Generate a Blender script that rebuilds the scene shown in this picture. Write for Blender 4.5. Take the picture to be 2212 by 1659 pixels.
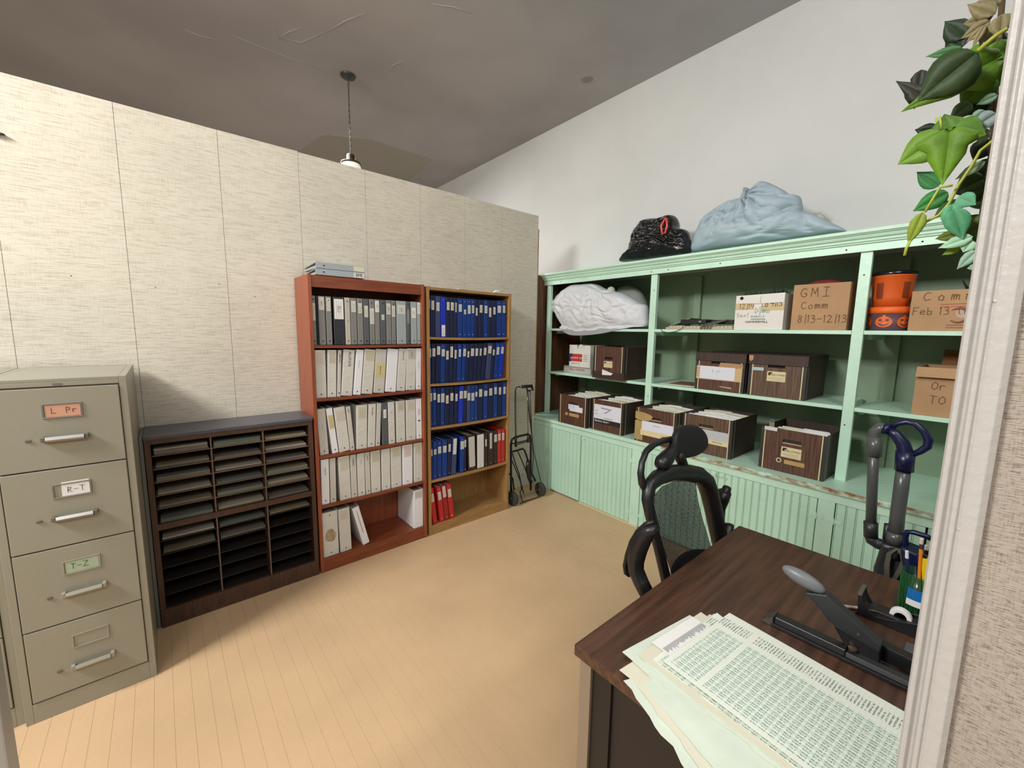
import bpy, math, random
from mathutils import Matrix, Vector, noise
random.seed(7)
C = bpy.context.scene
COL = C.collection
for o in list(bpy.data.objects): bpy.data.objects.remove(o)

# ------------------------------------------------------------------ camera
F, YAW, PITCH, ROLL, H = 889.91, 0.864141, 0.127694, -0.0151767, 1.52
fw = Vector((math.cos(YAW)*math.cos(PITCH), math.sin(YAW)*math.cos(PITCH), -math.sin(PITCH)))
r0 = Vector((math.sin(YAW), -math.cos(YAW), 0)); d0 = fw.cross(r0)
cr, sr = math.cos(ROLL), math.sin(ROLL)
RT = cr*r0 + sr*d0; DN = -sr*r0 + cr*d0
cam = bpy.data.cameras.new('camera'); camo = bpy.data.objects.new('camera', cam); COL.objects.link(camo)
cam.sensor_width = 36; cam.lens = F/2212*36; cam.clip_start = 0.02; cam.clip_end = 100
m = Matrix.Identity(4)
for i in range(3):
    m[i][0] = RT[i]; m[i][1] = -DN[i]; m[i][2] = -fw[i]
m[0][3], m[1][3], m[2][3] = 0, 0, H
camo.matrix_world = m; C.camera = camo

# ------------------------------------------------------------------ light and exposure
w = bpy.data.worlds.new('world'); C.world = w; w.use_nodes = True
w.node_tree.nodes['Background'].inputs[0].default_value = (0.9, 0.95, 1.0, 1)
w.node_tree.nodes['Background'].inputs[1].default_value = 0.05
def area(name, loc, target, sx, sy, power, col, spread=180):
    l = bpy.data.lights.new(name, 'AREA'); l.shape = 'RECTANGLE'; l.size = sx; l.size_y = sy
    l.energy = power; l.color = col; l.spread = math.radians(spread)
    o = bpy.data.objects.new(name, l); COL.objects.link(o); o.location = loc
    dv = (Vector(target)-Vector(loc)).normalized()
    o.rotation_euler = dv.to_track_quat('-Z', 'Y').to_euler(); return o
area('key_lamp', (-2.6, 1.65, 3.42), (1.6, 1.4, 0.6), 1.0, 0.6, 135, (1.0, 0.985, 0.965))
def fill_point(name, loc, r, power, col):
    l = bpy.data.lights.new(name, 'POINT'); l.shadow_soft_size = r; l.energy = power; l.color = col
    o = bpy.data.objects.new(name, l); COL.objects.link(o); o.location = loc; return o
fill_point('ceiling_fill', (0.7, -0.7, 2.9), 0.35, 55, (1.0, 0.985, 0.97))  # unseen point light added to brighten the ceiling
area('room_fill', (-1.4, -1.2, 3.5), (0.8, 1.2, 0.6), 2.4, 2.0, 72, (1.0, 0.985, 0.97))  # broad unseen fill light added behind the camera
area('back_fill', (1.2, 4.9, 3.2), (1.8, 4.4, 0), 1.4, 1.4, 75, (1.0, 0.98, 0.95))  # unseen area light added to soften the wall shadow beyond the partition
C.view_settings.view_transform = 'Standard'; C.view_settings.look = 'None'
C.view_settings.gamma = 1; C.view_settings.exposure = 0.46
C.view_settings.use_curve_mapping = False

# ------------------------------------------------------------------ pixel -> point on a known plane
CAMP = Vector((0, 0, H))
def ray(x, y): return RT*((x-1106)/F) + DN*((y-829.5)/F) + fw
def atz(x, y, z): d = ray(x, y); return CAMP + d*((z-H)/d.z)
def atx(x, y, X): d = ray(x, y); return CAMP + d*(X/d.x)
def aty(x, y, Y): d = ray(x, y); return CAMP + d*(Y/d.y)
def atp(x, y, p, n): d = ray(x, y); return CAMP + d*((Vector(p)-CAMP).dot(n)/d.dot(n))
# local frame of the green wall unit: v into the wall, u along it towards the partition
TH = 0.016
GO = Vector((2.720, 0, 0))
GM = Matrix.Translation(GO) @ Matrix.Rotation(-TH, 4, 'Z')
GI = GM.inverted()
def gv(x, y, v):
    n = GM.to_3x3() @ Vector((1, 0, 0)); p = GM @ Vector((v, 0, 0))
    return GI @ atp(x, y, p, n)

# ------------------------------------------------------------------ materials
def S(c):
    if isinstance(c, str): c = tuple(int(c[i:i+2], 16) for i in (0, 2, 4))
    f = lambda v: (v/255/12.92) if v/255 <= 0.04045 else ((v/255+0.055)/1.055)**2.4
    return (f(c[0]), f(c[1]), f(c[2]), 1)
MATS = {}
def mat(name, col, rough=0.6, metal=0.0, var=0.0, vscale=8, stretch=(1, 1, 1), col2=None, bump=0.0, bscale=60, bstretch=None, spec=0.5, trans=0, alpha=1, emit=0, detail=6):
    if name in MATS: return MATS[name]
    mt = bpy.data.materials.new(name); mt.use_nodes = True; nt = mt.node_tree; N = nt.nodes; L = nt.links
    b = N['Principled BSDF']; c = S(col)
    b.inputs['Base Color'].default_value = c; b.inputs['Roughness'].default_value = rough
    b.inputs['Metallic'].default_value = metal; b.inputs['Specular IOR Level'].default_value = spec
    b.inputs['Transmission Weight'].default_value = trans; b.inputs['Alpha'].default_value = alpha
    if emit: b.inputs['Emission Color'].default_value = c; b.inputs['Emission Strength'].default_value = emit
    tc = N.new('ShaderNodeTexCoord')
    if var or col2:
        mp = N.new('ShaderNodeMapping'); mp.inputs['Scale'].default_value = stretch
        nz = N.new('ShaderNodeTexNoise'); nz.inputs['Scale'].default_value = vscale; nz.inputs['Detail'].default_value = detail
        rm = N.new('ShaderNodeValToRGB')
        c2 = S(col2) if col2 else tuple(v*(1-var) for v in c[:3])+(1,)
        c1 = c if col2 else tuple(min(1, v*(1+var*0.5)) for v in c[:3])+(1,)
        rm.color_ramp.elements[0].position = 0.35; rm.color_ramp.elements[0].color = c2
        rm.color_ramp.elements[1].position = 0.65; rm.color_ramp.elements[1].color = c1
        L.new(tc.outputs['Object'], mp.inputs[0]); L.new(mp.outputs[0], nz.inputs[0])
        L.new(nz.outputs[0], rm.inputs[0]); L.new(rm.outputs[0], b.inputs['Base Color'])
    if bump:
        mp2 = N.new('ShaderNodeMapping'); mp2.inputs['Scale'].default_value = bstretch or (1, 1, 1)
        n2 = N.new('ShaderNodeTexNoise'); n2.inputs['Scale'].default_value = bscale; n2.inputs['Detail'].default_value = 4
        bp = N.new('ShaderNodeBump'); bp.inputs['Strength'].default_value = bump; bp.inputs['Distance'].default_value = 0.01
        L.new(tc.outputs['Object'], mp2.inputs[0]); L.new(mp2.outputs[0], n2.inputs[0])
        L.new(n2.outputs[0], bp.inputs['Height']); L.new(bp.outputs[0], b.inputs['Normal'])
    MATS[name] = mt; return mt

def weave(name, base, dark, sx, sy, sz):
    """woven wall covering: long horizontal slubs over a fine cross thread"""
    mt = bpy.data.materials.new(name); mt.use_nodes = True; nt = mt.node_tree; N = nt.nodes; L = nt.links
    b = N['Principled BSDF']; b.inputs['Roughness'].default_value = 0.85; b.inputs['Specular IOR Level'].default_value = 0.2
    tc = N.new('ShaderNodeTexCoord')
    def nz(scale, st, det=3):
        mp = N.new('ShaderNodeMapping'); mp.inputs['Scale'].default_value = st; n = N.new('ShaderNodeTexNoise')
        n.inputs['Scale'].default_value = scale; n.inputs['Detail'].default_value = det
        L.new(tc.outputs['Object'], mp.inputs[0]); L.new(mp.outputs[0], n.inputs[0]); return n
    a = nz(1, (sx, sy, sz)); v = nz(1, (sz*0.7, sy*sz/sx*0.7, sx*1.2)); g = nz(2.2, (1, 1, 1))
    mx = N.new('ShaderNodeMath'); mx.operation = 'MULTIPLY_ADD'; mx.inputs[1].default_value = 0.4
    L.new(v.outputs[0], mx.inputs[0]); L.new(a.outputs[0], mx.inputs[2])
    r = N.new('ShaderNodeValToRGB'); r.color_ramp.elements[0].position = 0.52; r.color_ramp.elements[1].position = 0.72
    r.color_ramp.elements[0].color = S(dark); r.color_ramp.elements[1].color = S(base)
    L.new(mx.outputs[0], r.inputs[0])
    mm = N.new('ShaderNodeMix'); mm.data_type = 'RGBA'; mm.blend_type = 'MULTIPLY'; mm.inputs[0].default_value = 0.22
    L.new(r.outputs[0], mm.inputs[6]); L.new(g.outputs[0], mm.inputs[7]); L.new(mm.outputs[2], b.inputs['Base Color'])
    bp = N.new('ShaderNodeBump'); bp.inputs['Strength'].default_value = 0.35; bp.inputs['Distance'].default_value = 0.004
    L.new(mx.outputs[0], bp.inputs['Height']); L.new(bp.outputs[0], b.inputs['Normal'])
    MATS[name] = mt; return mt

m_part = weave('linen_partition', 'd8d2c2', 'c1b9a6', 16, 16, 300)
m_paper_wall = weave('wallpaper_weave_shaded', 'a69d91', '7a7066', 90, 90, 900)  # darkened so the colour carries the shade on this near wall
m_white = mat('white_plaster', 'c3c4c1', 0.85, var=0.05, vscale=1.5, bump=0.12, bscale=40, spec=0.25)
m_ceil = mat('ceiling_plaster', 'a8a7aa', 0.9, var=0.12, vscale=0.9, bump=0.5, bscale=2.2, spec=0.2)
m_floor = mat('floor_paint', 'cbab85', 0.5, var=0.06, vscale=3, bump=0.12, bscale=50, spec=0.35)
m_green = mat('green_paint', 'bfe2cc', 0.42, var=0.06, vscale=5, bump=0.2, bscale=26)
m_green_b = mat('green_bead_paint', 'b8dcc5', 0.45, var=0.05, vscale=4, bump=0.15, bscale=40)
m_green_shade = mat('green_shaded_back', '82977d', 0.6, var=0.10, vscale=2.5)  # same green darkened, shade inside the shelving put into the colour
m_chip = mat('chipped_edge', 'bfe2cc', 0.7, col2='8c5a34', vscale=34, stretch=(1, .5, 1))
m_brown = mat('brown_panel', '5a3a22', 0.55, var=0.45, vscale=6, stretch=(4, 4, .5))
m_trimwood = mat('oak_trim', '9a7340', 0.5, var=0.2, vscale=10, stretch=(4, 4, .6))
m_cab = mat('putty_metal', '918e7e', 0.38, var=0.03, vscale=3, bump=0.05, bscale=300)
m_gap = mat('dark_gap', '14110e', 0.9)
m_chrome = mat('chrome', '9c9c98', 0.38, 1.0)
m_sort = mat('walnut_laminate', '4a3225', 0.5, var=0.25, vscale=14, stretch=(6, 6, .7))
m_sorttop = mat('sorter_dark_top', '4b4c56', 0.35)
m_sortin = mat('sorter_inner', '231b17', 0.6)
m_sortedge = mat('sorter_shelf_edge', '6b5546', 0.5)
m_cherry = mat('cherry_laminate', '8f4a2e', 0.4, var=0.22, vscale=9, stretch=(5, 5, .6))
m_cherry_h = mat('cherry_laminate_shelf', '7f4127', 0.4, var=0.22, vscale=9, stretch=(.6, 5, 5))
m_oak = mat('oak_laminate', '9c7747', 0.45, var=0.2, vscale=10, stretch=(5, 5, .6))
m_oak_h = mat('oak_laminate_shelf', 'a17b4a', 0.45, var=0.2, vscale=10, stretch=(.6, 5, 5))
m_desk = mat('desk_walnut', '543828', 0.36, col2='3b251a', vscale=9, stretch=(.35, 6, 6), bump=0.04, bscale=40)
m_deskblk = mat('desk_black_metal', '0f0d0c', 0.45, var=.1)
m_deskleg = mat('desk_edge_metal', '8b7d6c', 0.35, 0.3)
m_casing = mat('casing_paint_shaded', 'aaa8a4', 0.42, bump=0.12, bscale=90)  # white casing greyed down, its shade put into the colour
m_black = mat('black_plastic', '151517', 0.38, bump=0.05, bscale=120)
m_blackm = mat('black_mesh_cloth', '1b1c20', 0.7)
m_rubber = mat('tyre_rubber', '35332f', 0.8)
m_steel = mat('black_tube', '17161a', 0.3, .3)
m_paper = mat('paper_white', 'dcdcd8', 0.8)
m_paper2 = mat('paper_cream', 'cdcab6', 0.8)
m_paperg = mat('paper_greenish', 'c9d3c3', 0.8, var=.06, vscale=12)
m_ink = mat('ink_black', '1c1a18', 0.8)
m_inkbrown = mat('ink_brown_marker', '6d4c2c', 0.8)
m_inkgreen = mat('ink_teal_marker', '4fa39b', 0.8)
m_inkfaint = mat('ink_faint', '9c9a90', 0.8)
m_cream = mat('cream_print', 'd5c79a', 0.6)
m_boxwood = mat('woodgrain_print', '62402f', 0.55, col2='3c251b', vscale=12, stretch=(8, 8, .45))
m_boxwood2 = mat('woodgrain_print_grey', '6a503c', 0.55, col2='41301f', vscale=12, stretch=(8, 8, .4))
m_boxside = mat('woodgrain_side', '3b2a20', 0.6, var=.3, vscale=10, stretch=(8, 8, .5))
m_boxcorner = mat('box_black_corner', '2c2a28', 0.5)
m_boxin = mat('box_inside', '8a6a48', 0.8)
m_card = mat('cardboard', 'ab8863', 0.8, var=.08, vscale=6)
m_card_d = mat('cardboard_inside', '84562f', 0.85)
m_tape = mat('packing_tape', 'c4ae84', 0.25)
m_kraft = mat('kraft_tape', 'a9935f', 0.4, var=.1, vscale=10)
m_wbox = mat('white_carton', 'd6d4cc', 0.6)
m_red = mat('red_print', 'b8322e', 0.5)
m_navyp = mat('navy_print', '2b3566', 0.5)
m_sack = mat('white_cloth', 'd0d3d6', 0.85, var=.05, vscale=4, bump=0.15, bscale=120)
m_bluecloth = mat('pale_blue_cloth', '9fb0b9', 0.85, var=.1, vscale=3, bump=0.12, bscale=120)
m_trash = mat('black_bag', '121214', 0.22, bump=0.5, bscale=18)
m_redtie = mat('red_ribbon', 'c2352c', 0.35)
m_fur = mat('fluffy_white', 'b8b8aa', 0.95)
m_orange = mat('orange_plastic', 'cf5a20', 0.4)
m_orange2 = mat('orange_print', 'e0641c', 0.5)
m_dorange = mat('dark_orange_window', '7b3416', 0.4)
m_purple = mat('purple_print', '5a3f4a', 0.5)
m_lid = mat('black_lid', '0e0e10', 0.2)
m_grey = mat('grey_tube', '505352', 0.28)
m_greyd = mat('dark_grey_plastic', '2a2d2e', 0.4)
m_navy = mat('navy_plastic', '11173c', 0.32)
m_cordg = mat('grey_cord', '57554c', 0.6)
m_stem = mat('vine_stem', '9aa43a', 0.5)
m_dry = mat('dried_leaf', '7c7350', 0.8, var=.3, vscale=25)
m_glass = mat('white_glass', 'e8e4d4', 0.3, emit=0.4)

def printed_ledger():
    """flat print: pale green bands with rows of small figures"""
    mt = bpy.data.materials.new('ledger_print'); mt.use_nodes = True; nt = mt.node_tree; N = nt.nodes; L = nt.links
    b = N['Principled BSDF']; b.inputs['Roughness'].default_value = 0.7
    tc = N.new('ShaderNodeTexCoord'); sx = N.new('ShaderNodeSeparateXYZ'); L.new(tc.outputs['Object'], sx.inputs[0])
    def M(op, a, bb=None, c=None):
        n = N.new('ShaderNodeMath'); n.operation = op
        for i, v in enumerate((a, bb, c)):
            if v is None: continue
            if isinstance(v, (int, float)): n.inputs[i].default_value = v
            else: L.new(v, n.inputs[i])
        return n.outputs[0]
    # local x across the columns, y down the rows
    X, Y = M('SUBTRACT', 0.296, sx.outputs[0]), sx.outputs[1]
    row = M('FRACT', M('MULTIPLY', X, 1/0.0075)); col = M('FRACT', M('MULTIPLY', Y, 1/0.0165)); row2 = M('FRACT', M('MULTIPLY', X, 1/0.015))
    nz = N.new('ShaderNodeTexNoise'); nz.inputs['Scale'].default_value = 420; nz.inputs['Detail'].default_value = 1; L.new(tc.outputs['Object'], nz.inputs[0])
    rowm = M('GREATER_THAN', row, 0.55); colm = M('GREATER_THAN', col, 0.28)
    figs = M('MULTIPLY', M('MULTIPLY', rowm, colm), M('GREATER_THAN', nz.outputs[0], 0.47))
    inside = M('MULTIPLY', M('LESS_THAN', X, 0.215), M('GREATER_THAN', X, 0.012))
    inside = M('MULTIPLY', inside, M('MULTIPLY', M('GREATER_THAN', Y, 0.012), M('LESS_THAN', Y, 0.425)))
    gapc = M('LESS_THAN', M('ABSOLUTE', M('SUBTRACT', Y, 0.083)), 0.006); ngap = M('SUBTRACT', 1.0, gapc)
    inside = M('MULTIPLY', inside, ngap)
    names = M('MULTIPLY', M('GREATER_THAN', X, 0.232), M('LESS_THAN', X, 0.268))
    nn = N.new('ShaderNodeTexNoise'); nn.inputs['Scale'].default_value = 260; L.new(tc.outputs['Object'], nn.inputs[0])
    names = M('MULTIPLY', M('MULTIPLY', names, ngap), M('MULTIPLY', M('GREATER_THAN', M('FRACT', M('MULTIPLY', Y, 1/0.0062)), 0.5), M('GREATER_THAN', nn.outputs[0], 0.46)))
    ink = M('MAXIMUM', M('MULTIPLY', figs, inside), names)
    band = M('MULTIPLY', M('GREATER_THAN', row2, 0.5), inside)
    grid = M('MAXIMUM', M('LESS_THAN', row, 0.07), M('LESS_THAN', M('FRACT', M('MULTIPLY', Y, 1/0.0082)), 0.05))
    def mix(f, a, c):
        n = N.new('ShaderNodeMix'); n.data_type = 'RGBA'; L.new(f, n.inputs[0])
        if isinstance(a, tuple): n.inputs[6].default_value = a
        else: L.new(a, n.inputs[6])
        n.inputs[7].default_value = c; return n.outputs[2]
    k = mix(M('MULTIPLY', band, 0.8), S('dadfd2'), S('b9d2c4'))
    k = mix(M('MULTIPLY', grid, 0.45), k, S('96ad9c'))
    k = mix(M('MULTIPLY', ink, 0.75), k, S('55665f'))
    L.new(k, b.inputs['Base Color']); return mt
m_ledger = printed_ledger()

# ------------------------------------------------------------------ mesh builder
class MB:
    def __init__(s): s.v = []; s.f = []
    def add(s, vs, fs, M=None):
        n = len(s.v); s.v += [tuple(M @ Vector(v)) if M else tuple(v) for v in vs]; s.f += [tuple(i+n for i in f) for f in fs]; return s
    def box(s, x0, x1, y0, y1, z0, z1, M=None):
        return s.add([(x0,y0,z0),(x1,y0,z0),(x1,y1,z0),(x0,y1,z0),(x0,y0,z1),(x1,y0,z1),(x1,y1,z1),(x0,y1,z1)],
                     [(0,3,2,1),(4,5,6,7),(0,1,5,4),(1,2,6,5),(2,3,7,6),(3,0,4,7)], M)
    def prism(s, poly, ax, a0, a1, M=None):
        """poly of 2D points extruded along axis ax"""
        def P(p, a): return {'x': (a, p[0], p[1]), 'y': (p[0], a, p[1]), 'z': (p[0], p[1], a)}[ax]
        n = len(poly); vs = [P(p, a0) for p in poly]+[P(p, a1) for p in poly]
        return s.add(vs, [tuple(range(n))[::-1], tuple(range(n, 2*n))]+[(i, (i+1) % n, n+(i+1) % n, n+i) for i in range(n)], M)
    def tube(s, pts, r, seg=8, closed=False, flat=None, M=None):
        pts = [Vector(p) for p in pts]; n = len(pts); vs = []; fs = []
        rs = r if isinstance(r, (list, tuple)) else [r]*n
        up = None
        for i, p in enumerate(pts):
            if closed: t = pts[(i+1) % n]-pts[i-1]
            else: t = pts[min(i+1, n-1)]-pts[max(i-1, 0)]
            t.normalize()
            if up is None:
                up = Vector((0, 0, 1)) if abs(t.z) < 0.9 else Vector((1, 0, 0))
                if flat: up = Vector(flat[0])
            a = up-t*up.dot(t)
            if a.length < 1e-4: a = t.orthogonal()
            a.normalize(); up = a if not flat else up; b = t.cross(a)
            k = flat[1] if flat else 1
            for j in range(seg):
                th = 2*math.pi*(j+.5)/seg; vs.append(p+a*math.cos(th)*rs[i]+b*math.sin(th)*rs[i]*k)
        m_ = n if closed else n-1
        for i in range(m_):
            for j in range(seg):
                q = ((i+1) % n)*seg; fs.append((i*seg+j, i*seg+(j+1) % seg, q+(j+1) % seg, q+j))
        if not closed: fs += [tuple(range(seg))[::-1], tuple((n-1)*seg+j for j in range(seg))]
        return s.add(vs, fs, M)
    def lathe(s, prof, c=(0, 0, 0), seg=24, M=None, axis='z'):
        vs = []; fs = []; n = len(prof)
        for j in range(seg):
            a = 2*math.pi*j/seg
            for r, z in prof:
                p = (r*math.cos(a), r*math.sin(a), z)
                if axis == 'x': p = (z, r*math.cos(a), r*math.sin(a))
                if axis == 'y': p = (r*math.cos(a), z, r*math.sin(a))
                vs.append((p[0]+c[0], p[1]+c[1], p[2]+c[2]))
        for j in range(seg):
            k = (j+1) % seg
            for i in range(n-1): fs.append((j*n+i, k*n+i, k*n+i+1, j*n+i+1))
        if prof[0][0] > 1e-6: fs.append(tuple(j*n for j in range(seg))[::-1])
        if prof[-1][0] > 1e-6: fs.append(tuple(j*n+n-1 for j in range(seg)))
        return s.add(vs, fs, M)
    def quad(s, a, b, c, d): return s.add([a, b, c, d], [(0, 1, 2, 3)])
    def build(s, name, material, parent=None, world=False, bevel=0, smooth=False, kind=None, label=None):
        me = bpy.data.meshes.new(name); vs = s.v
        if world and parent is not None:
            W = wm(parent).inverted(); vs = [tuple(W @ Vector(v)) for v in vs]
        me.from_pydata(vs, [], s.f); me.update()
        me.materials.append(material)
        if smooth: me.polygons.foreach_set('use_smooth', [True]*len(me.polygons))
        o = bpy.data.objects.new(name, me); COL.objects.link(o)
        if parent is not None: o.parent = parent
        if bevel:
            bv = o.modifiers.new('bevel', 'BEVEL'); bv.width = bevel; bv.segments = 2; bv.limit_method = 'ANGLE'; bv.angle_limit = math.radians(40)
        if smooth and not bevel:
            pass
        if kind: o['kind'] = kind
        if label: o['label'] = label
        return o
def wm(o):
    M = o.matrix_basis.copy(); p = o.parent
    while p is not None: M = p.matrix_basis @ M; p = p.parent
    return M
def thing(name, label, cat, loc=(0, 0, 0), rz=0, group=None, M=None):
    o = bpy.data.objects.new(name, None); COL.objects.link(o); o.empty_display_size = 0.05
    if M is not None: o.matrix_basis = M
    else: o.location = loc; o.rotation_euler = (0, 0, rz)
    bpy.context.view_layer.update() if False else None
    o['label'] = label; o['category'] = cat
    if group: o['group'] = group
    return o
def tag(o, label, cat, group=None):
    o['label'] = label; o['category'] = cat
    if group: o['group'] = group
    return o
def struct(name, label=None):
    o = bpy.data.objects.new(name, None); COL.objects.link(o); o['kind'] = 'structure'; return o
def gthing(name, label, cat, v, u, z, rz=0, group=None):
    return thing(name, label, cat, group=group, M=GM @ Matrix.Translation((v, u, z)) @ Matrix.Rotation(rz, 4, 'Z'))
ORD = ['leftmost', 'second from left', 'third from left', 'fourth from left', 'fifth from left', 'sixth from left', 'seventh from left', 'eighth from left',
       'ninth from left', 'tenth from left', 'eleventh from left', 'twelfth from left', 'thirteenth from left', 'fourteenth from left',
       'fifteenth from left', 'sixteenth from left', 'seventeenth from left', 'eighteenth from left', 'nineteenth from left']

# lettering from the built-in font, turned into flat meshes
def lettering(parent, s, size, o, right, up, material, name='lettering', wscale=1.0, off=0.0006, align='CENTER', shear=0):
    cu = bpy.data.curves.new('txt', 'FONT'); cu.body = s; cu.size = size; cu.align_x = align; cu.align_y = 'CENTER'; cu.resolution_u = 2; cu.shear = shear
    t = bpy.data.objects.new('txt', cu); COL.objects.link(t)
    dg = bpy.context.evaluated_depsgraph_get()
    me = bpy.data.meshes.new_from_object(t.evaluated_get(dg)); bpy.data.objects.remove(t)
    r = Vector(right).normalized(); u = Vector(up).normalized(); n = r.cross(u); O = Vector(o)+n*off
    for v in me.vertices: c = v.co.copy(); v.co = O + r*(c.x*wscale) + u*c.y
    me.materials.clear(); me.materials.append(material)
    ob = bpy.data.objects.new(name, me); COL.objects.link(ob); ob.parent = parent; return ob
# felt-pen strokes
GL = {'G':[[(.9,.8),(.55,1),(.15,.8),(0,.45),(.2,.08),(.6,0),(.9,.2),(.9,.42),(.5,.42)]], 'M':[[(0,0),(.1,1),(.5,.35),(.85,1),(1,0)]],
 'I':[[(.1,1),(.9,1)],[(.5,1),(.5,0)],[(.05,0),(.95,0)]], 'C':[[(.9,.85),(.5,1),(.1,.75),(0,.35),(.3,0),(.9,.12)]], 'O':[[(.5,1),(.1,.7),(.1,.25),(.5,0),(.9,.3),(.85,.8),(.5,1)]],
 'm':[[(0,0),(.05,.6),(.2,.62),(.3,.05)],[(.3,.3),(.45,.62),(.6,.55),(.62,.05)],[(.62,.3),(.8,.62),(.95,.5),(1,0)]], 'o':[[(.5,.6),(.15,.4),(.2,.05),(.7,0),(.85,.4),(.5,.6)]],
 '8':[[(.8,.85),(.4,1),(.2,.75),(.75,.35),(.7,.05),(.3,0),(.2,.3),(.8,.7),(.8,.85)]], '/':[[(.5,1.1),(.4,-.15)]], '1':[[(.15,.8),(.32,1),(.25,0)]],
 '3':[[(.1,.9),(.6,1),(.7,.7),(.3,.55),(.8,.4),(.7,.05),(.1,0)]], '-':[[(.1,.45),(.9,.5)]], '2':[[(.1,.8),(.4,1),(.8,.8),(.5,.4),(.1,0),(.9,.05)]],
 't':[[(.5,1),(.45,.1),(.7,0)],[(.1,.65),(.9,.7)]], '4':[[(.2,1),(.1,.5),(.85,.5)],[(.75,1),(.65,0)]], '5':[[(.9,1),(.3,1),(.2,.6),(.75,.55),(.8,.15),(.1,0)]],
 'F':[[(.1,0),(.15,1),(.9,1)],[(.12,.5),(.7,.55)]], 'e':[[(.1,.3),(.8,.4),(.6,.62),(.2,.5),(.15,.1),(.8,.05)]], 'b':[[(.1,1),(.15,0),(.7,.05),(.75,.45),(.2,.5)]],
 'B':[[(.1,0),(.12,1),(.7,.95),(.7,.6),(.15,.52),(.85,.4),(.8,.05),(.1,0)]], 'L':[[(.15,1),(.1,0),(.9,.05)]], 'R':[[(.1,0),(.15,1),(.8,.85),(.6,.5),(.15,.48),(.9,0)]],
 'T':[[(0,1),(1,.95)],[(.5,1),(.45,0)]], 'Z':[[(.05,1),(.95,1),(.05,0),(1,.05)]], 'P':[[(.1,0),(.15,1),(.8,.85),(.75,.5),(.15,.45)]], 'r':[[(.1,.6),(.15,0)],[(.15,.4),(.4,.62),(.8,.55)]],
 ' ':[], '.':[[(.4,.05),(.5,0)]], 'c':[[(.8,.5),(.4,.62),(.1,.3),(.4,0),(.85,.1)]], 'a':[[(.8,.55),(.3,.6),(.1,.2),(.4,0),(.8,.5),(.85,0)]], 'y':[[(.1,.6),(.4,.1)],[(.85,.6),(.3,-.4)]],
 's':[[(.8,.55),(.3,.6),(.3,.35),(.7,.25),(.6,0),(.1,.05)]], 'x':[[(.1,.6),(.9,0)],[(.85,.6),(.1,0)]], 'D':[[(.1,0),(.12,1),(.8,.75),(.8,.25),(.1,0)]]}
def handwriting(parent, s, h, o, right, up, material, adv=0.85, wd=None, off=0.001, wob=0.05):
    mb = MB(); r = Vector(right).normalized(); u = Vector(up).normalized(); n = r.cross(u); O = Vector(o)+n*off
    wd = wd or h*0.075; x = 0
    for ch in s:
        for st in GL.get(ch, []):
            P = [(x+p[0]*h*0.66+random.uniform(-wob, wob)*h*.4, p[1]*h+random.uniform(-wob, wob)*h*.4) for p in st]
            for a, b in zip(P, P[1:]):
                dx, dy = b[0]-a[0], b[1]-a[1]; l = math.hypot(dx, dy) or 1; px, py = -dy/l*wd/2, dx/l*wd/2
                ex, ey = dx/l*wd*.4, dy/l*wd*.4
                q = [(a[0]-ex-px, a[1]-ey-py), (b[0]+ex-px, b[1]+ey-py), (b[0]+ex+px, b[1]+ey+py), (a[0]-ex+px, a[1]-ey+py)]
                mb.quad(*[O+r*c[0]+u*c[1] for c in q])
        x += h*adv*(0.62 if ch in '1/. ' else 1)
    return mb.build('handwriting', material, parent)

# a soft shape swelling out of an outline: ring shells with folds
def inflate(outline, depth_f, depth_b, rings=14, fold=0.02, fscale=7, seed=0, sub=3, sharp=1.0):
    """outline: list of (u,z); returns verts (v,u,z) around v=0, front is -v"""
    pts = []
    n = len(outline)
    for i in range(n):
        p0, p1, p2, p3 = [Vector(outline[(i+k) % n]) for k in (-1, 0, 1, 2)]
        for j in range(sub):
            t = j/sub
            pts.append(0.5*((2*p1)+(-p0+p2)*t+(2*p0-5*p1+4*p2-p3)*t*t+(-p0+3*p1-3*p2+p3)*t**3))
    c = Vector((sum(p[0] for p in pts)/len(pts), sum(p[1] for p in pts)/len(pts)))
    vs = []; fs = []; N = len(pts)
    def nzv(u, z, side):
        q = Vector((u*fscale, z*fscale*0.8, side*9+seed))
        a = noise.noise(q); b = noise.noise(q*2.3+Vector((5, 2, 1)))
        return (1-abs(a)*2)*0.7+(1-abs(b)*2)*0.35
    rows = []
    for side, D in ((-1, depth_f), (1, depth_b)):
        for k in range(rings):
            s_ = 1-(k/rings); prof = (1-s_**2.2)**(0.5*sharp)
            if side == 1 and k == 0: continue
            row = []
            for p in pts:
                q = c+(p-c)*s_
                vv = side*D*prof + (side*fold*nzv(q[0], q[1], side)*min(1, prof*1.6))
                row.append(len(vs)); vs.append((vv, q[0], q[1]))
            rows.append((side, row))
        vs.append((side*D, c[0], c[1])); rows.append((side, len(vs)-1))
    front = [r for sd, r in rows if sd == -1]; back = [r for sd, r in rows if sd == 1]
    back = [front[0]]+back
    for seq, fl in ((front, False), (back, True)):
        for a, b in zip(seq, seq[1:]):
            for j in range(N):
                k = (j+1) % N
                f = (a[j], a[k], b) if isinstance(b, int) else (a[j], a[k], b[k], b[j])
                fs.append(f[::-1] if fl else f)
    mb = MB(); mb.v = vs; mb.f = fs; return mb
def subsurf(o, lv=1):
    s_ = o.modifiers.new('subsurf', 'SUBSURF'); s_.levels = lv; s_.render_levels = lv

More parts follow.
